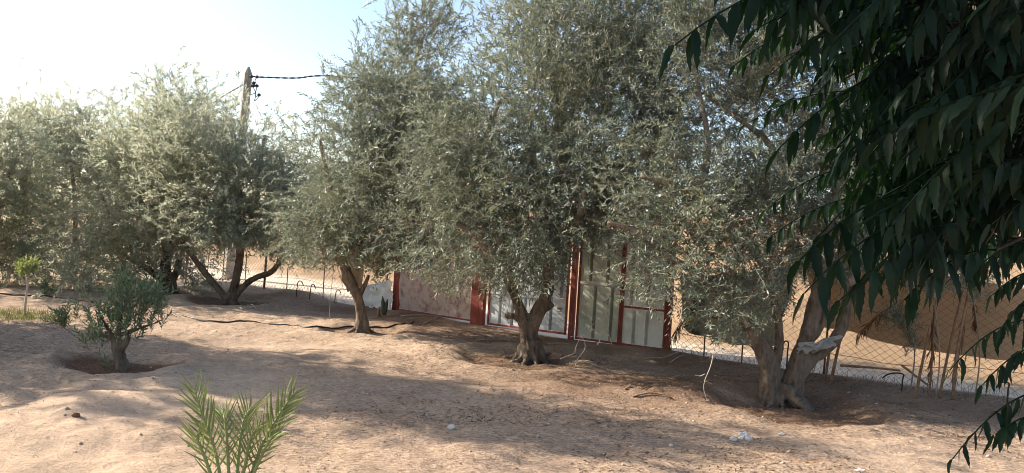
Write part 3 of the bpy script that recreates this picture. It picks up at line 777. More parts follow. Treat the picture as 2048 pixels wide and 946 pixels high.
def chain_fence(label, pts, height, posts, seed, pitch=0.125, nails=True):
    rng = np.random.RandomState(seed)
    pts = np.asarray([p[:2] for p in pts]); sl = np.concatenate([[0], np.cumsum(np.linalg.norm(np.diff(pts, axis=0), axis=1))])
    L = sl[-1]
    def at(s, z):            # point on the sagging wire sheet
        s = np.asarray(s, float); z = np.asarray(z, float)
        x = np.interp(s, sl, pts[:, 0]); y = np.interp(s, sl, pts[:, 1])
        w = 0.05 * lattice_noise(s * 0.7, z * 0.9, seed) + 0.012 * lattice_noise(s * 4, z * 4, seed + 1)
        return np.stack([x + 0.62 * w, y + 0.62 * w, zg(x, y) + 0.02 + z + 0.03 * lattice_noise(s * 0.9, z * 0 + 2, seed + 2) + 0.012 * lattice_noise(s * 5, z * 5, seed + 7)], -1)
    root = thing('chain_link_fence', on_ground(*pts[0]), label, 'fence')
    mb = MB(); ratio = 0.78      # rise over run of the diamond
    run = height / ratio
    nd = int((L + run) / pitch)
    for sgn in (1, -1):
        for k in range(nd):
            s0 = -run + k * pitch if sgn > 0 else k * pitch
            t = np.linspace(0, 1, 12)
            s = s0 + run * t if sgn > 0 else s0 - run * t + 0
            ok = (s >= 0) & (s <= L)
            if ok.sum() < 2: continue
            pp = at(s[ok], (height * t)[ok])
            mb.tube(pp, 0.0027, 3, False)
    tag(link('wire_mesh', mb.mesh('wire_mesh'), M['steel'], root), kind='stuff')
    for z in (0.28, height):
        b = MB(); s = np.arange(0, L, 0.35); b.tube(at(s, np.full(len(s), z)), 0.004, 4, False)
        link('tension_wire', b.mesh('tension_wire'), M['steel'], root)
    for (s, r, h, lean) in posts:
        p = at(s, 0.0); b = MB(); p = p - np.array([0, 0, 0.25])
        e = p + np.array([lean, 0, h + 0.25]); b.tube([p, (p + e) / 2 + rng.randn(3) * 0.006, e], r, 7, True)
        link('post', b.mesh('post', True), M['post'], root)
    return root, at, L

FL = FENCE[:3]               # far left end, G(400,560), G(785,628)
Ltot = np.linalg.norm(FL[1][:2] - FL[0][:2]) + np.linalg.norm(FL[2][:2] - FL[1][:2])
pl = [(Ltot - x, r, h, l) for x, r, h, l in [(0.25, .018, 1.5, .02), (2.6, .012, 1.25, 0), (4.2, .012, 1.1, .01), (5.3, .03, 1.7, .03), (6.3, .012, 1.2, 0), (7.6, .014, 1.3, 0), (8.5, .012, 1.2, .02),
      (9.8, .035, 1.6, .02), (10.9, .016, 1.4, 0), (12.0, .05, .9, 0), (13.2, .014, 1.3, 0), (15, .03, 1.6, 0), (17.5, .03, 1.6, 0), (20, .03, 1.6, 0)]]
fenceL, atL, _ = chain_fence('sagging chain link fence with thin posts running to the far left', FL, 1.45, pl, 5, 0.15)
FR = [FENCE[4] + (FENCE[5] - FENCE[4]) * 0.03, FENCE[5], FENCE[6], FENCE[7]]
fenceR, atR, LR = chain_fence('rusty chain link fence right of the gate in front of bright dune sand', FR, 1.75,
    [(0.55, .012, .8, 0), (1.15, .012, .6, .01), (2.4, .014, 1.8, .03), (6.3, .02, 1.8, .03), (8.6, .02, 1.8, 0), (10.6, .02, 1.8, 0)], 6, 0.125)

def frame_box(mb, o, al, nr, s0, s1, z0, z1, n0, n1):
    c = o + al * (s0 + s1) / 2 + nr * (n0 + n1) / 2 + ZUP * (z0 + z1) / 2
    mb.box(c, al * (s1 - s0) / 2, nr * (n1 - n0) / 2, ZUP * (z1 - z0) / 2)

def ribbed_sheet(o, al, nr, s0, s1, z0, z1, pitch, phase, depth=0.09, wob=0.006, seed=0, thick=0.0015):
    """trapezoid profile sheet standing upright with grooves"""
    prof = []; s = s0; k = 0
    edges = [s0]
    g = s0 + phase
    while g < s1 - 0.09:
        for e, dd in ((g, 0), (g + 0.012, -depth), (g + 0.05, -depth), (g + 0.062, 0)):
            if s0 < e < s1: prof.append((e, dd))
        g += pitch
    prof = [(s0, 0)] + prof + [(s1, 0)]
    zz = np.linspace(z0, z1, 9); V = []
    rows = len(zz)
    for z in zz:
        for (a, dd) in prof:
            w = wob * lattice_noise(a * 3, z * 3, seed)
            V.append(o + al * a + nr * (dd + float(w)) + ZUP * z)
    n = len(prof); F = [(r * n + i, r * n + i + 1, (r + 1) * n + i + 1, (r + 1) * n + i) for r in range(rows - 1) for i in range(n - 1)]
    off = len(V); V += [p - nr * thick for p in V]
    F += [(a + off, d + off, c + off, b + off) for a, b, c, d in F]
    return MB().add(V, F)

GA, GB = FENCE[3], FENCE[4]   # gate: G(962,657) to G(1335,708)
go, gal, gnr, gL = seg_frame(GA, GB)
go = np.array([go[0], go[1], 0.0])
def s_at(u):                  # distance along the gate line of photo column u (at the ground)
    best = min(np.linspace(-0.5, gL + 0.5, 800), key=lambda s: abs(pix(go + gal * s)[0] - u))
    return float(best)
s_l0, s_l1, s_r0, s_r1, s_f1 = s_at(974), s_at(1131), s_at(1150), s_at(1238), s_at(1328)
def gz(s): return float(zg(*(go + gal * s)[:2]))
GZ0 = min(gz(0.3), gz(2.0)) 
TOP = 1.98
def gate_post(s, w, z1, label, extra=None):
    r = thing('gate_post', go + gal * s + ZUP * gz(s), label, 'gate post', 'red posts of the sheet metal gate')
    b = MB(); frame_box(b, go, gal, gnr, s - w, s + w, gz(s) - 0.3, z1, -w, w); link('post', b.mesh('post'), M['red'], r)
    b = MB(); frame_box(b, go, gal, gnr, s - w - .006, s + w + .006, z1 + .001, z1 + 0.012, -w - .006, w + .006); link('cap', b.mesh('cap'), M['red'], r)
    for z in (0.35, 1.5):
        b = MB(); p = go + gal * (s + w + 0.012) + gnr * (w + .012); b.tube([p + ZUP * (z + gz(s)), p + ZUP * (z + gz(s) + .12)], 0.012, 8); link('hinge', b.mesh('hinge'), M['red'], r)
gate_post(s_at(962), 0.05, 2.03, 'red square gate post at the left end of the gate beside the pink panel')
gate_post(s_at(1141), 0.042, 2.06, 'middle red gate post sunlit on its left side between grey blue and green leaves')
gate_post(s_at(1334.5), 0.035, 2.1, 'slim red post at the right end beside the wire mesh')

def gate_leaf(label, s0, s1, z0, z1, mid, sheet, pitch, phase, seed, latch=None, name='gate_leaf', cat='gate', lower_pitch=None, mid_mat='red'):
    c = go + gal * (s0 + s1) / 2
    r = thing(name, np.array([c[0], c[1], z0]), label, cat)
    w = 0.017
    for (a, b_, c0, c1) in ((s0, s0 + 2 * w, z0, z1), (s1 - 2 * w, s1, z0, z1)):
        b = MB(); frame_box(b, go, gal, gnr, a, b_, c0, c1, -w, w); link('stile', b.mesh('stile'), M['red'], r)
    for (c0, c1) in ((z0, z0 + 2 * w), (mid, mid + 2 * w), (z1 - 2 * w, z1)):
        b = MB(); frame_box(b, go, gal, gnr, s0 + 2 * w + .001, s1 - 2 * w - .001, c0, c1, -w + .002, w - .002); link('rail', b.mesh('rail'), M[mid_mat if c0 == mid else 'red'], r)
    link('sheet', ribbed_sheet(go, gal, gnr, s0 + 2 * w + .002, s1 - 2 * w - .002, z0 + 2 * w + .002, mid - .002, pitch, phase, seed=seed).mesh('sheet'), M[sheet], r)
    link('sheet', ribbed_sheet(go, gal, gnr, s0 + 2 * w + .002, s1 - 2 * w - .002, mid + 2 * w + .002, z1 - 2 * w - .002, lower_pitch or pitch, phase * 0.6, seed=seed + 3).mesh('sheet'), M[sheet], r)
    if latch:
        p = go + gal * latch + gnr * (w + .01) + ZUP * (z0 + 0.45)
        b = MB(); b.tube([p, p + gal * .05, p + gal * .05 - ZUP * .05, p - ZUP * .05], 0.006, 6); link('latch', b.mesh('latch'), M['steel'], r)
        b = MB(); b.box(p + gal * .03 + gnr * .004, gal * .045, gnr * .003, ZUP * .02); link('latch_plate', b.mesh('latch_plate'), M['steel'], r)
    return r
za = gz(s_l0 + .5) + 0.06
gate_leaf('left gate leaf of grey blue ribbed sheet in a red frame behind the gnarled trunk', s_l0, s_l1, za - .02, TOP, 0.68, 'sheet_blue', 0.27, 0.2, 3, s_l1 - 0.17, mid_mat='sheet_blue')
gate_leaf('right gate leaf of dirty green grey ribbed sheet in a red frame', s_r0, s_r1, gz(s_r0) + 0.02, TOP, 1.02, 'sheet_green', 0.32, 0.27, 4, mid_mat='sheet_green')
fz = gz(s_r1 + .5)
gate_leaf('fixed off white ribbed sheet panel between the green gate leaf and the right red post', s_r1 + .006, s_f1, fz - .02, TOP + .03, 0.68, 'sheet_white', 0.235, 0.17, 5, name='metal_panel', cat='metal panel', lower_pitch=0.3)

# faded pink sheet panel left of the gate
PA, PB = FENCE[2], FENCE[3]
po, pal, pnr, pL = seg_frame(PA, PB)
po = np.array([po[0], po[1], 0.0])
r = thing('metal_panel', po + pal * pL / 2 + ZUP * float(zg(*(po + pal * pL / 2)[:2])), 'faded pink blotched sheet panel with dark red ends left of the gate', 'metal panel')
pz = float(zg(*(po + pal * .3)[:2])); pz1 = float(zg(*(po + pal * (pL - .3))[:2]))
def flat_sheet(o, al, nr, s0, s1, z0, z1, ns, nz, warp, seed, slope=0.0, thick=0.004):
    V = []
    for j in range(nz + 1):
        for i in range(ns + 1):
            s = s0 + (s1 - s0) * i / ns; z = z0 + (z1 - z0) * j / nz + slope * (s - s0)
            V.append(o + al * s + nr * float(warp * fbm(s * 1.6, z * 1.6, 3, seed)) + ZUP * z)
    F = [(j * (ns + 1) + i, j * (ns + 1) + i + 1, (j + 1) * (ns + 1) + i + 1, (j + 1) * (ns + 1) + i) for j in range(nz) for i in range(ns)]
    off = len(V); V += [p - nr * thick for p in V]; F += [(a + off, d + off, c + off, b + off) for a, b, c, d in F]
    return MB().add(V, F)
sl = (pz1 - pz) / pL
link('sheet', flat_sheet(po, pal, pnr, 0.2, pL - .28, pz + .03, 1.75, 24, 16, 0.035, 61, sl * .0).mesh('sheet', True), M['sheet_pink'], r)
for (a, b_, nn) in ((0.0, 0.195, 0), (pL - .275, pL - .075, 1)):
    b = MB(); frame_box(b, po, pal, pnr, a, b_, (pz if nn == 0 else pz1) - .25, 1.78, -.012, .028); link('red_board', b.mesh('red_board'), M['red'], r)
b = MB(); frame_box(b, po, pal, pnr, .2, pL - .28, pz + .0, pz + .028, .0, .03); link('rail', b.mesh('rail'), M['red'], r)

# ---- cloths on the fence
def drape(name, label, cat, corners, mat, seed, amp, nu=28, nv=20, thick=0.006, sag=0.0, folds=3.0):
    """a hung sheet between four corners: top-left, top-right, bottom-right, bottom-left"""
    tl, tr_, br, bl = [np.asarray(c, float) for c in corners]
    al = norm(tr_ - tl); nr = norm(np.cross(al, ZUP))
    V = []
    for j in range(nv + 1):
        t = j / nv
        for i in range(nu + 1):
            s = i / nu
            p = (tl * (1 - s) + tr_ * s) * (1 - t) + (bl * (1 - s) + br * s) * t
            w = amp * (math.sin(folds * 6.28 * s + 2 * t + seed) * (0.3 + 0.7 * t) + float(fbm(s * 4 + seed, t * 4, 3, seed)))
            p = p + nr * w - ZUP * sag * (4 * s * (1 - s)) * (0.4 + 0.6 * t) + ZUP * 0.03 * float(lattice_noise(s * 7, t * 2, seed + 4)) + al * 0.02 * float(lattice_noise(t * 6, s * 2, seed + 8))
            V.append(p)
    F = [(j * (nu + 1) + i, (j + 1) * (nu + 1) + i, (j + 1) * (nu + 1) + i + 1, j * (nu + 1) + i + 1) for j in range(nv) for i in range(nu)]
    off = len(V); V += [p - nr * thick for p in V]; F += [(a + off, d + off, c + off, b + off) for a, b, c, d in F]
    o = link(name, MB().add(V, F).mesh(name, True), M[mat]); return tag(o, label, cat)
def FPt(u, v, off=0.12):      # point on the right fence plane (a little in front of the wire) seen at photo pixel
    d = ray(u, v); o = FENCE[4]; dr_ = FENCE[6] - FENCE[4]; n = np.array([dr_[1], -dr_[0], 0]); n = n / np.linalg.norm(n)
    if n @ (np.array([0, 0, 0]) - o) < 0: n = -n
    cpos = np.array([0, 0, H]); t = ((o + n * off - cpos) @ n) / (d @ n)
    return cpos + d * t
drape('blanket', 'grey blanket with dark blotches hung on the fence behind the twin trunk olive', 'blanket',
      [FPt(1364, 548), FPt(1585, 530), FPt(1560, 690), FPt(1360, 655)], 'blanket', 3, 0.055, sag=0.12, folds=4.5)
drape('tan_sheet', 'long tan cloth sagging behind the wire mesh right of the twin trunk olive', 'cloth',
      [FPt(1596, 490, -.14), FPt(2115, 590, -.14), FPt(2115, 735, -.14), FPt(1640, 650, -.14)], 'burlap', 5, 0.035, nu=60, sag=0.06, folds=2.6)
def FLt(u, v, off=0.1):
    d = ray(u, v); o = FENCE[1]; dr_ = FENCE[2] - FENCE[1]; n = np.array([dr_[1], -dr_[0], 0]); n = n / np.linalg.norm(n)
    if n @ (-o) < 0: n = -n
    cpos = np.array([0, 0, H]); t = ((o + n * off - cpos) @ n) / (d @ n)
    return cpos + d * t
drape('shade_net', 'torn beige shade net hanging on the wire behind the leaning trunk', 'shade net',
      [FLt(668, 498), FLt(735, 505), FLt(722, 592), FLt(690, 580)], 'net', 8, 0.05)
drape('plastic_sheet', 'crumpled white plastic sheet on the fence left of the pink panel', 'plastic sheet',
      [FLt(722, 568), FLt(785, 562), FLt(784, 624), FLt(722, 612)], 'white_sheet', 12, 0.05)

# ------------------------------------------------------------------ sticks, stakes, dry fronds at the right fence
def stick(name, label, cat, pts, r0, r1, mat='wood', group=None, rough=0.25, seed=0, side=()):
    pts = smooth_line(np.array(pts), 5)
    b = MB(); b.tube(pts, list(np.linspace(r0, r1, len(pts))), 7, True, rough, seed)
    for sd in side: b.tube(smooth_line(np.array(sd), 3), [r1, r1 * .9] + [r1 * .6] * (len(sd) * 3 - 4), 5, True) if False else b.tube(np.array(sd), r1 * 0.8, 5, True)
    return tag(link(name, b.mesh(name, True), M[mat]), label, cat, group)

def foot(u, v): return G(u, v) - np.array([0, 0, 0.06])
def above(u0, v0, u, v, dy=0.0):
    return P(u, v, G(u0, v0)[1] + dy)
stick('wooden_stake', 'short dark wooden stake leaning right in the ground before the right fence', 'stake', [foot(1829, 797), above(1829, 797, 1845, 725), above(1829, 797, 1860, 655)], .019, .015, seed=1)
stick('wooden_stake', 'tall pale wooden stake leaning against the wire right of the short dark one', 'stake', [foot(1877, 797), above(1877, 797, 1900, 690), above(1877, 797, 1926, 580)], .018, .014, seed=2)
stick('wooden_stake', 'thick rough stake bound with dry fronds right of the tall pale one', 'stake', [foot(1905, 800), above(1905, 800, 1915, 700), above(1905, 800, 1940, 570)], .022, .017, seed=3)
stick('wooden_stake', 'crooked stake between the short dark and the tall pale ones', 'stake', [foot(1858, 792), above(1858, 792, 1864, 720), above(1858, 792, 1872, 600)], .014, .010, seed=4)
stick('wooden_stake', 'dark stalk propped behind the plastic wrapped fork', 'stake', [foot(1650, 757), above(1650, 757, 1662, 690), above(1650, 757, 1690, 600)], .02, .016, seed=5)
stick('wooden_stake', 'second dark stalk crossing behind the fork farther right', 'stake', [foot(1662, 760), above(1662, 760, 1678, 690), above(1662, 760, 1708, 585)], .022, .016, seed=6)
stick('fallen_stick', 'straight dark stick lying level behind the right fence', 'stick', [P(1680, 731, 12.2), P(1740, 735, 12.1), P(1800, 741, 12.0)], .022, .016, seed=7)
stick('fallen_stick', 'dark pole slanting down behind the short stake', 'stick', [P(1803, 730, 11.2), P(1845, 762, 10.9), P(1892, 797, 10.6)], .018, .014, seed=8)
stick('fallen_stick', 'bare stick high on the dune slope near the right edge', 'stick', [P(1950, 618, 13.0), P(1985, 617, 13.0), P(2020, 612, 13.0)], .02, .012, seed=9)
stick('fallen_stick', 'pale curved branch lying beyond the wire under the hung blanket', 'stick', [P(1385, 692, 14.0), P(1440, 705, 13.7), P(1480, 726, 13.2), P(1515, 728, 13.0)], .03, .02, 'pale_twig', seed=10)

def hoop(u, v, label, top, w, r=0.009):
    p = G(u, v); px_ = p[1] / FPX
    pts = [p - ZUP * .1, P(u + 2, v - top * .6, p[1]), P(u + 4, v - top * .92, p[1]), P(u + 4 + w * .35, v - top, p[1]), P(u + 4 + w * .75, v - top * .92, p[1]), P(u + 4 + w, v - top * .72, p[1])]
    pts = smooth_line(np.array(pts), 5); b = MB(); b.tube(pts, r, 7, True)
    tag(link('pipe_hoop', b.mesh('pipe_hoop', True), M['hose']), label, 'pipe hoop', 'bent pipe hoops along the fence')
hoop(592, 596, 'taller bent pipe hoop at the left fence', 34, 11, .011)
hoop(619, 599, 'bent pipe hoop at the left fence just right of the taller one', 30, 8, .011)
hoop(669, 606, 'bent pipe hoop at the left fence close to the shade net', 26, 9, .010)
hoop(1803, 782, 'dark curved hoop bending left at the right fence', 36, -42, .010)
hoop(2014, 808, 'curved hoop at the right fence near the photo edge', 44, -26, .010)
hoop(1573, 742, 'dark hoop glimpsed between the twin trunks', 60, -14, .011)

def blade_mesh(length, width, curve, n=5, fold=0.25):
    V = []; 
    for i in range(n + 1):
        t = i / n; w = width * (1 - t) ** 0.6 * min(1, 0.35 + 4 * t) * 0.5
        c = (0, length * t, -curve * t * t * length)
        V += [(c[0] - w, c[1], c[2] + fold * w), c, (c[0] + w, c[1], c[2] + fold * w)]
    F = []
    for i in range(n):
        a = 3 * i; F += [(a, a + 1, a + 4, a + 3), (a + 1, a + 2, a + 5, a + 4)]
    me = bpy.data.meshes.new('leaflet'); me.from_pydata(V, [], F); me.update()
    me.polygons.foreach_set('use_smooth', np.ones(len(F), bool)); return me

def basis_matrix(p, y, z):
    y = y / np.linalg.norm(y); x = np.cross(y, z); x = x / (np.linalg.norm(x) + 1e-9); z = np.cross(x, y)
    return Matrix(((x[0], y[0], z[0], p[0]), (x[1], y[1], z[1], p[1]), (x[2], y[2], z[2], p[2]), (0, 0, 0, 1)))

def put(name, me, mat_w, parent, root):
    """link a mesh with a world matrix under a parent that sits at the root"""
    o = bpy.data.objects.new(name, me); COL.objects.link(o); o.parent = parent
    o.matrix_basis = mat_w
    return o

# dry palm fronds (each leaflet strip joined: only a few pixels wide)
def dry_frond(label, pts, length, seed, group='dry palm fronds on the fence'):
    rng = np.random.RandomState(seed); pts = smooth_line(np.array(pts), 6)
    root = thing('dry_palm_frond', pts[0], label, 'palm frond', group)
    b = MB(); b.tube(pts, list(np.linspace(.012, .004, len(pts))), 6, True); link('rachis', b.mesh('rachis', True), M['wood'], root)
    B, D, N = [], [], []
    tt = np.gradient(pts, axis=0)
    for i in range(2, len(pts) - 1):
        for k in range(5):
            q = rng.rand(); p = pts[i] * (1 - q) + pts[i + 1] * q; t = norm(tt[i])
            B.append(p); D.append(norm(t * .5 + rng.randn(3) * .35 + np.array([0, 0, -1.0]))); N.append(rng.randn(3))
    B, D, N = map(np.array, (B, D, N))
    V, F = leaf_cards(B, D, N, length * (.6 + .6 * rng.rand(len(B))), np.full(len(B), .016))
    tag(link('leaflets', mesh_np('leaflets', V, F), M['dry_palm'], root), kind='stuff')
dry_frond('dry brown palm frond hanging across the wire right of the fork', [FPt(1795, 605), FPt(1750, 635), FPt(1713, 672)], .2, 1)
dry_frond('dry frond bunch hanging down the crooked stake', [FPt(1868, 610, .2), FPt(1866, 670, .2), FPt(1860, 745, .2)], .22, 2)
dry_frond('dry frond bunch bound to the thick rough stake', [FPt(1935, 600, .2), FPt(1922, 680, .2), FPt(1905, 750, .2)], .2, 3)
dry_frond('dark dry frond stuck in the wire right of the gate', [FPt(1395, 625, .15), FPt(1365, 640, .15), FPt(1338, 690, .15)], .28, 4)
dry_frond('short dry frond tuft high on the thick stake', [FPt(1945, 590, .22), FPt(1950, 625, .22), FPt(1948, 650, .22)], .16, 5)

# ------------------------------------------------------------------ plastic in the fork
def crumple(name, label, cat, c, rx, ry, rz, mat, seed, amp=0.35):
    import bmesh
    bm = bmesh.new(); bmesh.ops.create_icosphere(bm, subdivisions=4, radius=1.0)
    for v in bm.verts:
        p = np.array(v.co); n = float(fbm(p[0] * 3 + seed, p[1] * 3 + p[2] * 4.1, 4, seed)); n2 = abs(float(fbm(p[2] * 3 + seed, p[0] * 3 - p[1] * 2, 3, seed + 3)))
        v.co = Vector((p * (1 + amp * (n - n2))) * np.array([rx, ry, rz]))
    me = bpy.data.meshes.new(name); bm.to_mesh(me); bm.free()
    o = link(name, me, M[mat]); o.location = Vector(c); return tag(o, label, cat)
yb = t3[1] - .13
drape('plastic_bag', 'crumpled grey plastic caught in the fork of the twin trunk olive', 'plastic',
      [P(1596, 684, yb - .03), P(1684, 672, yb + .03), P(1664, 694, yb), P(1594, 706, yb - .05)], 'bag', 7, .04, nu=40, nv=20, sag=.03, folds=2.3, thick=.003)

# ------------------------------------------------------------------ hose, pole, stones and other small things
def ground_tube(name, label, cat, uv, r, mat):
    pts = smooth_line(np.array([G(u, v)[:2] for u, v in uv]), 10)
    pts = np.array([on_ground(x, y, r * 0.8) for x, y in pts])
    b = MB(); b.tube(pts, r, 8, True); return tag(link(name, b.mesh(name, True), M[mat]), label, cat)
ground_tube('garden_hose', 'black irrigation hose snaking past the leaning trunk across the sand', 'hose',
            [(300, 622), (345, 629), (390, 638), (440, 645), (520, 646), (580, 650), (620, 655), (690, 658), (745, 655), (790, 650), (828, 643)], .013, 'hose')
ground_tube('garden_hose', 'thin black hose on the shaded ground at far left behind the sapling', 'hose',
            [(-60, 585), (0, 588), (60, 592), (110, 596), (155, 600), (185, 605)], .013, 'hose')

r = thing('utility_pole', on_ground(*P(462, 480, 24)[:2]), 'tall weathered utility pole with pointed top behind the left olives', 'utility pole')
pb, pt = np.array(r.location), P(497, 140, 24); pts = [pb - ZUP * .5, pb * .5 + pt * .5, pt - (pt - pb) / np.linalg.norm(pt - pb) * .12]
b = MB(); b.tube(pts, [.17, .145, .125], 8, True); b.tube([pts[-1], pt + ZUP * .1], [.125, .03], 8, True); link('shaft', b.mesh('shaft'), M['pole'], r)
b = MB(); b.tube([P(499, 153, 23.9), P(508, 153, 23.8), P(514, 154, 23.8)], .025, 6); link('bracket', b.mesh('bracket'), M['cable'], r)
for (u, v) in ((503, 153), (514, 154), (507, 166), (504, 172), (508, 171), (514, 172), (518, 190)):
    b = MB(); c = P(u, v, 23.8); b.tube([c - ZUP * .04, c - ZUP * .01, c + ZUP * .02, c + ZUP * .05], [.035, .055, .05, .02], 8); link('insulator', b.mesh('insulator', True), M['cable'], r)
for line in ([(513, 155), (510, 162), (513, 170), (513, 178), (510, 188), (513, 193), (517, 190)], [(507, 166), (507, 175), (511, 184), (512, 190), (509, 202), (516, 195), (521, 188)], [(495, 189), (503, 189), (510, 186)]):
    b = MB(); b.tube(smooth_line(np.array([P(u, v, 23.8) for u, v in line]), 4), .012, 5); link('jumper_wire', b.mesh('jumper_wire', True), M['cable'], r)
def cable(label, pts, rr):
    pts = smooth_line(np.array(pts), 14); b = MB()
    for k in range(2):        # two conductors twisted round each other
        s = np.arange(len(pts)) * 1.1 + k * math.pi
        b.tube(pts + np.stack([0 * s, np.cos(s) * rr, np.sin(s) * rr], 1), rr, 6, True)
    tag(link('power_cable', b.mesh('power_cable', True), M['cable']), label, 'power cable', 'cables on the utility pole')
cable('twisted power cable running right from the pole behind the olives', [P(515, 154, 23.8), P(590, 156, 23.6), P(665, 152, 23.4), P(900, 170, 23), P(1500, 190, 22)], .014)
cable('power cable dropping left from the pole behind the treetops', [P(489, 168, 24), P(450, 190, 26), P(415, 213, 28), P(330, 262, 32)], .014)

def stone(label, u, v, s, mat, seed, cat='stone', group=None, flat=.7):
    p = G(u, v); rng = np.random.RandomState(seed)
    o = crumple('stone', label, cat, p + ZUP * s * flat * .5, s, s * .8, s * flat, mat, seed, .3)
    if group: o['group'] = group
    return o
WS = 'white stones on the sand at the lower right'
stone('largest white stone of the small heap on the sand at lower right', 1487, 878, .05, 'stone', 1, group=WS, flat=.9)
stone('small white stone at the left of the stone heap', 1466, 881, .032, 'stone', 2, group=WS)
stone('pale stone tucked against the right of the largest white stone', 1497, 880, .036, 'stone', 3, group=WS)
stone('round brown stone on the bare sand at lower left', 152, 833, .032, 'brown_stone', 4)
stone('pale flat stone on the shaded ground below the middle', 902, 858, .035, 'stone', 5)
stone('pale chip of stone at the bottom edge right of centre', 1722, 943, .04, 'stone', 6, flat=.4)
stone('small grey stone on the sand under the stone heap', 1342, 892, .02, 'stone', 7)
stone('small stone on sand right of the stone heap', 1563, 870, .03, 'stone', 8, flat=.5)

# upright agave and a small stump by the pink panel
p = G(768, 632); r = thing('agave_plant', p, 'dark upright agave with two stiff blades left of the pink panel', 'agave')
for (du, dv, w, sd) in ((-3, -40, .05, 1), (7, -34, .045, 2)):
    e = P(768 + du, 632 + dv, p[1]); m = (p + e) / 2; b = MB()
    ln = np.linalg.norm(e - p)
    b.tube([p, p * .7 + e * .3, p * .3 + e * .7, e], [.03, w, w * .8, .006], 6, True); link('blade', b.mesh('blade', True), M['agave'], r)
p = G(758, 634)
stick('tree_stump', 'small branching dead stump beside the agave', 'stump', [p - ZUP * .05, P(757, 622, p[1]), P(760, 614, p[1])], .045, .02, seed=21, side=([P(757, 622, p[1]), P(751, 617, p[1]), P(746, 615, p[1])],))

# pale dry twigs by the gate and other dead wood on the ground
def twig_thing(label, lines, r, Yoff=0.0, mat='pale_twig', name='dry_branch', group=None, Y=None):
    root = thing(name, P(lines[0][0][0], lines[0][0][1], Y), label, 'dry branch', group)
    for k, ln in enumerate(lines):
        b = MB(); pts = smooth_line(np.array([P(q[0], q[1], Y) for q in ln]), 4); b.tube(pts, list(np.linspace(r, r * .45, len(pts))), 5, True, .1, k)
        link('twig', b.mesh('twig', True), M[mat], root)
yy = G(1150, 735)[1]
twig_thing('pale looping dry twigs standing on the ground right of the gnarled trunk', [
    [(1148, 748), (1154, 720), (1168, 702), (1170, 688), (1164, 676), (1150, 672), (1140, 674)], [(1120, 718), (1135, 712), (1150, 706)], [(1150, 706), (1152, 694), (1158, 680)],
    [(1164, 676), (1180, 655), (1196, 640), (1210, 628)], [(1180, 655), (1200, 665), (1212, 640), (1216, 615)], [(1212, 660), (1220, 675), (1224, 690)], [(1195, 690), (1205, 670), (1212, 655)]], .008, Y=yy)
yy = G(1410, 800)[1]
twig_thing('thin twig hanging to the ground left of the twin trunk olive', [[(1430, 690), (1422, 730), (1410, 760), (1408, 780), (1416, 805)], [(1410, 748), (1400, 752), (1390, 750)], [(1410, 762), (1424, 768)]], .006, Y=yy)
g_dead = 'dead twigs lying on the sand'
def ground_twigs(label, uvs, r, mat='pale_twig'):
    root = thing('dry_branch', G(*uvs[0][0]), label, 'dry branch', g_dead)
    for k, ln in enumerate(uvs):
        b = MB(); pts = smooth_line(np.array([G(u, v)[:2] for u, v in ln]), 4); pts = np.array([on_ground(x, y, r * 1.2 + .012 * abs(math.sin(i * .7))) for i, (x, y) in enumerate(pts)])
        b.tube(pts, list(np.linspace(r, r * .5, len(pts))), 5, True, .15, k)
        link('twig', b.mesh('twig', True), M[mat], root)
ground_twigs('bleached twigs on the sand right of the three limbed olive', [[(478, 618), (485, 621), (490, 617)], [(495, 612), (510, 618), (522, 621)], [(500, 618), (515, 615)], [(530, 608), (545, 611)]], .015)
ground_twigs('long pale sticks on the dark soil left of the gnarled trunk', [[(950, 682), (985, 680), (1040, 684)], [(1095, 688), (1140, 690)]], .01)
ground_twigs('dry prunings along the foot of the pink panel', [[(800, 634), (840, 632), (900, 638), (940, 640)], [(845, 650), (875, 636)], [(870, 640), (905, 632)]], .012)
ground_twigs('grey twigs on the ground in front of the right red post', [[(1290, 722), (1330, 716), (1360, 706)], [(1340, 722), (1370, 712)]], .009)
ground_twigs('thin pale root curving over the sand left of the twin trunk', [[(1265, 795), (1310, 790), (1345, 796)], [(1250, 780), (1290, 778), (1325, 774)]], .012, 'wood')

# ------------------------------------------------------------------ grass and litter
def in_view_xy(rng, n, u0, u1, v0, v1, power=1.0):
    u = u0 + (u1 - u0) * rng.rand(n); v = v0 + (v1 - v0) * rng.rand(n) ** power
    q = np.array([G0(a, b)[:2] for a, b in zip(u, v)]); return q
rng = np.random.RandomState(5)
q = np.concatenate([np.stack([rng.normal(c[0], sx, n), rng.normal(c[1], sy, n)], 1) for c, sx, sy, n in ((G(20, 632), .5, .22, 700), (G(70, 640), .35, .15, 300), (G(-40, 630), .5, .25, 300))])
z = zg(q[:, 0], q[:, 1]); Bp = np.stack([q[:, 0], q[:, 1], z], 1)
V, F = leaf_cards(Bp, norm(rng.randn(len(q), 3) * .5 + np.array([0, 0, 1.0])), rng.randn(len(q), 3), .05 + .09 * rng.rand(len(q)), np.full(len(q), .008))
tag(link('grass', mesh_np('grass', V, F), M['grass']), 'sparse green grass round the sapling at left', 'grass', None, 'stuff')
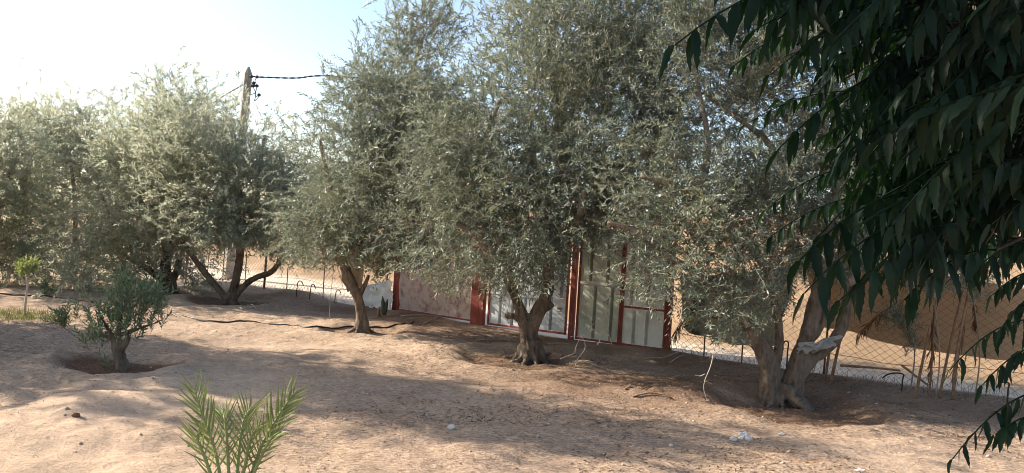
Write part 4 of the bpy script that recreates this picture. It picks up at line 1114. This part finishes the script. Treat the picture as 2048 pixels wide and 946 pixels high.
# scattered dry leaves and straw over the whole orchard floor
n = 78000
x = rng.uniform(-9, 9, n * 2); y = rng.uniform(4.3, 17, n * 2)
dens = np.clip(0.3 + 1.0 * fbm(x * .8, y * .8, 4, 19) + .45 * np.exp(-((x - 1.5) / 3.5) ** 2 - ((y - 8) / 3) ** 2) - .35 * sstep(-x, 1.2, 3.5) * sstep(-y, -9.0, -6.5), 0.06, 1)
for c, R, dep in BASINS: dens = np.maximum(dens, .9 * np.exp(-(np.hypot(x - c[0], y - c[1]) / (R * 1.3)) ** 4))
ok = (rng.rand(n * 2) < dens) & (y < fence_y(x) - .1); x, y = x[ok], y[ok]
Bp = np.stack([x, y, zg(x, y) + .004], 1); n = len(x)
D = norm(np.stack([rng.randn(n), rng.randn(n), .18 * rng.randn(n) + .06], 1)); N = np.stack([.45 * rng.randn(n), .45 * rng.randn(n), np.ones(n)], 1)
V, F = leaf_cards(Bp, D, N, (.018 + .06 * rng.rand(n) ** 2) * (1 - .35 * sstep(-x, 0, 3)), (.004 + .01 * rng.rand(n)) * (1 - .4 * sstep(-x, 0, 3)))
tag(link('leaf_litter', mesh_np('leaf_litter', V, F), M['litter']), 'dry fallen olive leaves and straw scattered over the sand', 'leaf litter', None, 'stuff')
rngp = np.random.RandomState(8); n = 900
x = rngp.uniform(-6, 6, n); y = rngp.uniform(4.4, 14, n); ok = y < fence_y(x) - .2; x, y = x[ok], y[ok]; n = len(x)
r_ = .006 + .02 * rngp.rand(n) ** 4
O = np.array([[1, 0, 0], [0, 1, 0], [-1, 0, 0], [0, -1, 0], [0, 0, .6], [0, 0, -.6]])
OF = np.array([[0, 1, 4], [1, 2, 4], [2, 3, 4], [3, 0, 4], [1, 0, 5], [2, 1, 5], [3, 2, 5], [0, 3, 5]])
V = (np.stack([x, y, zg(x, y) + r_ * .2], 1)[:, None] + O[None] * r_[:, None, None] * (.6 + .8 * rngp.rand(n, 6, 1))).reshape(-1, 3)
F = (np.arange(n)[:, None, None] * 6 + OF[None]).reshape(-1, 3)
tag(link('pebbles', mesh_np('pebbles', V, F), M['pebble']), 'small pale pebbles scattered over the orchard floor', 'pebbles', None, 'stuff')
# weeds and straw along the foot of the fences
Bs = []
for at_, L_, n_ in ((atR, LR, 700), (atL, Ltot, 800)):
    s = rng.rand(n_) * L_; p = at_(s, np.zeros(n_)); p = p + np.stack([-.1 + .25 * rng.randn(n_) * .6, -.1 + .2 * rng.randn(n_), 0 * s], 1); p[:, 2] = zg(p[:, 0], p[:, 1]); Bs.append(p)
Bs = np.concatenate(Bs); n_ = len(Bs)
V, F = leaf_cards(Bs, norm(rng.randn(n_, 3) * .5 + np.array([0, 0, .9])), rng.randn(n_, 3), .05 + .14 * rng.rand(n_), np.full(n_, .007))
tag(link('dry_grass', mesh_np('dry_grass', V, F), M['litter']), 'dry straw and weeds along the foot of the fence', 'dry grass', None, 'stuff')

# ------------------------------------------------------------------ date palm seedling in the foreground
pb = G(462, 1010)
palm = thing('palm_seedling', pb, 'young date palm with stiff green fronds at the bottom left of centre', 'palm')
blades = [blade_mesh(1.0, .075, c, 5, .5) for c in (0.05, .14, .25)]
for m in blades: m.materials.append(M['palm'])
rng = np.random.RandomState(77)
Yp = pb[1]
fronds = [([(485, 1010), (520, 900), (555, 835), (588, 785)], .0, 19, .95), ([(450, 1010), (430, 900), (408, 840), (388, 778)], .05, 17, .9), ([(470, 1010), (478, 900), (488, 840), (503, 815)], .2, 13, .85),
          ([(440, 1010), (415, 930), (395, 880), (396, 872)], -.1, 12, .8), ([(480, 1010), (515, 930), (540, 880), (562, 862)], -.15, 13, .8), ([(460, 1010), (455, 900), (450, 840), (445, 830)], .1, 12, .8), ([(470, 1010), (490, 930), (500, 880), (520, 850)], -.05, 12, .8)]
for k, (uv, dy, nl, ls) in enumerate(fronds):
    line = smooth_line(np.array([P(u, v, Yp + dy * (i / 3.0)) for i, (u, v) in enumerate(uv)]), 8)
    b = MB(); b.tube(line, list(np.linspace(.014, .004, len(line))), 6, True); fr = link('frond', b.mesh('frond', True), M['palm_stalk'], palm)
    tan = norm(np.gradient(line, axis=0)); L = len(line)
    for i in range(nl):
        t = .22 + .76 * i / (nl - 1); j = t * (L - 1); j0 = min(int(j), L - 2); q = j - j0
        p = line[j0] * (1 - q) + line[j0 + 1] * q; tg = tan[j0]
        sd = norm(np.cross(tg, np.array([0.15 * math.sin(k), -1.0, 0.25])))
        for sg in (1, -1):
            d = norm(tg * (0.75 + .5 * t) + sg * sd * (.85 - .3 * t) + rng.randn(3) * .1 + np.array([0, -.25 + .3 * (k % 2), .1]))
            me = blades[rng.randint(3)]
            S = (.15 + .09 * math.sin(math.pi * t)) * ls * (0.85 + .3 * rng.rand())
            put('leaflet', me, basis_matrix(p, d, np.cross(d, sd) * sg + rng.randn(3) * .3) @ Matrix.Scale(S, 4), fr, palm)

# ------------------------------------------------------------------ neem tree over the viewer's right shoulder
def neem_leaflet(seed):
    r = np.random.RandomState(seed); n = 9; V = []; bend = .14 + .16 * r.rand(); droop = .05 + .2 * r.rand()
    for i in range(n + 1):
        t = i / n; w = .14 * (math.sin(math.pi * min(1, t ** .72)) ** .8) * (1 - .35 * t) if 0 < t < 1 else .004
        tooth = (.016 if i % 2 else -.008) if 1 < i < n else 0
        cx = bend * t * t; cz = -droop * t * t + .03 * math.sin(6 * t + seed)
        wl, wr = w * .85 + tooth, w * 1.1 + tooth
        V += [(cx - max(wl, .003), t - .02 * (i % 2), cz + .28 * wl), (cx, t, cz), (cx + max(wr, .003), t - .02 * (i % 2), cz + .28 * wr)]
    F = []
    for i in range(n):
        a = 3 * i; F += [(a, a + 1, a + 4, a + 3), (a + 1, a + 2, a + 5, a + 4)]
    return np.array(V), F
NLV = [neem_leaflet(s) for s in range(6)]
NLV2 = [(V.reshape(10, 3, 3)[[0, 2, 5, 9]].reshape(-1, 3), [(3 * i + k, 3 * i + k + 1, 3 * i + k + 4, 3 * i + k + 3) for i in range(3) for k in (0, 1)]) for V, F in NLV]
NLM = []
for V, F in NLV:
    me = bpy.data.meshes.new('leaflet'); me.from_pydata(V.tolist(), [], F); me.update(); me.polygons.foreach_set('use_smooth', np.ones(len(F), bool)); me.materials.append(M['neem']); NLM.append(me)

neem_base = on_ground(2.35, 1.25)
neem = thing('neem_tree', neem_base, 'dark neem tree with long serrated leaves hanging in close from the right', 'neem tree')
rng = np.random.RandomState(303)
trunk_pts = smooth_line(np.array([neem_base - ZUP * .3, neem_base + np.array([.05, 0, 1.2]), neem_base + np.array([-.05, .1, 2.4]), neem_base + np.array([.1, -.1, 3.8]), neem_base + np.array([0, 0, 5.2])]), 5)
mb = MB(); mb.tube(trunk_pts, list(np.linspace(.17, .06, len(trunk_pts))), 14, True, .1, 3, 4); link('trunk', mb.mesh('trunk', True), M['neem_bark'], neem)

leaves = []                   # (base, tip, leaflet length, pairs)
def NL(u0, v0, Y0, u1, v1, Y1, ln, pairs): leaves.append((P(u0, v0, Y0), P(u1, v1, Y1), ln, pairs))
# leaves one can make out along the edge of the dark mass
NL(1760, -40, 1.15, 1350, 90, 1.05, .074, 9); NL(1900, 10, 1.25, 1510, 60, 1.15, .074, 9); NL(1830, 20, 1.5, 1540, 150, 1.5, .062, 8)
NL(1900, 120, 1.3, 1555, 300, 1.2, .074, 8); NL(1760, 190, 2.2, 1490, 250, 2.2, .06, 9); NL(1800, 270, 2.3, 1560, 200, 2.3, .06, 8)
NL(1760, 330, 2.1, 1530, 420, 2.1, .06, 10); NL(1780, 390, 2.0, 1520, 490, 2.0, .06, 10); NL(1900, 430, 1.2, 1610, 585, 1.1, .072, 8)
NL(1960, 470, 1.3, 1680, 600, 1.25, .07, 7); NL(2000, 440, 1.2, 1800, 560, 1.15, .07, 7); NL(2075, 640, 1.7, 1900, 740, 1.6, .062, 7)
NL(2080, 690, 1.6, 1965, 770, 1.6, .06, 5); NL(2085, 780, 1.5, 1905, 918, 1.45, .055, 7); NL(2085, 830, 1.45, 1990, 870, 1.45, .06, 4)
NL(2080, 540, 1.5, 1985, 590, 1.5, .05, 5); NL(2070, 590, 1.5, 2000, 660, 1.5, .05, 4); NL(2060, 480, 1.3, 1930, 560, 1.3, .06, 6); NL(1700, -30, 1.35, 1480, 20, 1.3, .07, 8)
NL(1640, 60, 1.9, 1470, 130, 1.9, .06, 7); NL(1880, 330, 1.6, 1640, 470, 1.5, .068, 8); NL(2060, 300, 1.2, 1850, 520, 1.1, .075, 8)
NL(1990, 500, 1.2, 1810, 600, 1.15, .07, 7); NL(1940, 440, 1.15, 1700, 590, 1.1, .07, 9); NL(1850, 380, 1.25, 1600, 520, 1.2, .08, 8); NL(1820, -10, 1.2, 1600, 110, 1.15, .074, 7)
NFRONT = len(leaves)
def left_edge(v): return np.interp(v, [-50, 0, 60, 130, 200, 300, 400, 480, 540], [1440, 1470, 1530, 1570, 1610, 1650, 1680, 1690, 1720])
while len(leaves) < NFRONT + 385:
    v1 = rng.uniform(-60, 540); u1 = rng.uniform(1450, 2150)
    if u1 < left_edge(v1) or (u1 > 1985 and v1 > 400): continue
    Y = rng.choice([rng.uniform(1.05, 1.5), rng.uniform(1.5, 2.7), rng.uniform(1.7, 2.7)]); L = rng.uniform(.2, .32)
    tip = P(u1, v1, Y); d = norm(np.array([min(-.5, -1 + .4 * rng.randn()), .5 * rng.randn(), -.5 + .25 * rng.randn()]))
    leaves.append((tip - d * L, tip, rng.uniform(.05, .07), rng.randint(8, 12)))
NVIEW = len(leaves)
while len(leaves) < NVIEW + 600:   # unseen crown above and behind the viewer, widened to shade the hanging leaves
    q = norm(rng.randn(3)) * rng.rand() ** .4; c = np.array([-.7, 1.0, 3.9]) + q * np.array([4.3, 2.4, 1.4])
    u, v, zc = pix(c)
    d = norm(np.array([q[0], q[1], -.3]) + .4 * rng.randn(3))
    u2, v2, z2 = pix(c - d * .3)
    if (zc > -.2 and -350 < u < 2400 and -420 < v < 1300) or (z2 > -.2 and -350 < u2 < 2400 and -420 < v2 < 1300): continue
    leaves.append((c - d * .3, c, .075, 8))

budget = 300
# boughs gather the leaf bases
bases = np.array([l[0] for l in leaves])
hubs = [P(1900, 40, 1.6), P(2000, 200, 1.5), P(1880, 300, 2.2), P(2080, 460, 1.45), P(2120, 700, 1.6), np.array([1.2, .3, 3.6]), np.array([-1.2, 1.0, 4.0]), np.array([-2.0, .2, 4.1]), np.array([.6, 1.6, 3.9]), np.array([2.2, -.6, 3.9]), np.array([1.0, -.7, 4.2]), np.array([3.0, 1.5, 4.0])]
owner = np.argmin(np.linalg.norm(bases[:, None] - np.array(hubs)[None], axis=2), axis=1)
for hi, h in enumerate(hubs):
    s = trunk_pts[int(np.argmin(np.abs(trunk_pts[:, 2] - (h[2] - .1))))]
    bp = smooth_line(np.array([s, (s + h) / 2 + np.array([0, 0, .15]), h]), 6)
    b = MB(); b.tube(bp, list(np.linspace(.035, .012, len(bp))), 8, True, .1, hi)
    for li in np.where(owner == hi)[0]:
        a = bp[-1 - rng.randint(0, 5)]; e = bases[li]
        b.tube([a, (a + e) / 2 + np.array([0, 0, .04]), e], [.007, .005, .003], 5, False)
    link('bough', b.mesh('bough', True), M['neem_bark'], neem)
SV, SF, so = [], [], 0
SB = MB()
for li, (a, e, ln, pairs) in enumerate(leaves):
    mid = (a + e) / 2 + np.array([0, 0, .22 * np.linalg.norm(e - a)])
    tt = np.linspace(0, 1, 11)[:, None]; line = (1 - tt) ** 2 * a + 2 * tt * (1 - tt) * mid + tt ** 2 * e
    tan = norm(np.gradient(line, axis=0)); sep = budget >= pairs * 2 + 1 and li < NVIEW
    if sep:
        b = MB(); b.tube(line, list(np.linspace(.0022, .0011, 11)), 5, True); lf = link('leaf', b.mesh('leaf', True), M['neem'], neem)
    else: SB.tube(line, .0018, 4, False)
    for i in range(pairs + 1):
        t = .16 + .84 * i / pairs; j = min(int(t * 10), 9); q = t * 10 - j
        p = line[j] * (1 - q) + line[j + 1] * q; tg = tan[j]; sd = norm(np.cross(tg, ZUP) + .15 * rng.randn(3))
        for sg in ((1, -1) if i < pairs else (0,)):
            d = norm(tg * .5 + sg * sd * .38 + np.array([0, 0, -.75 + .16 * rng.randn()]) + .15 * rng.randn(3)) if sg else norm(tg + np.array([0, 0, -.35]))
            k = rng.randint(6); S = ln * (.8 + .35 * rng.rand()) * (1 - .25 * t * t)
            mw = basis_matrix(p, d, (sg or 1) * sd * .9 + ZUP * .45 + tg * .3 + .25 * rng.randn(3)) @ Matrix.Diagonal((S * (-1 if sg < 0 else 1), S, S, 1))
            if sep: put('leaflet', NLM[k], mw, lf, neem); budget -= 1
            else:
                V, F = (NLV if li < NVIEW else NLV2)[k]; A = np.array(mw); SV.append(V @ A[:3, :3].T + A[:3, 3]); SF.append(np.array(F) + so); so += len(V)
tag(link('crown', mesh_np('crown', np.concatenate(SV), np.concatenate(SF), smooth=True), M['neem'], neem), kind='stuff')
link('leaf_stalks', SB.mesh('leaf_stalks'), M['neem'], neem)['kind'] = 'stuff'
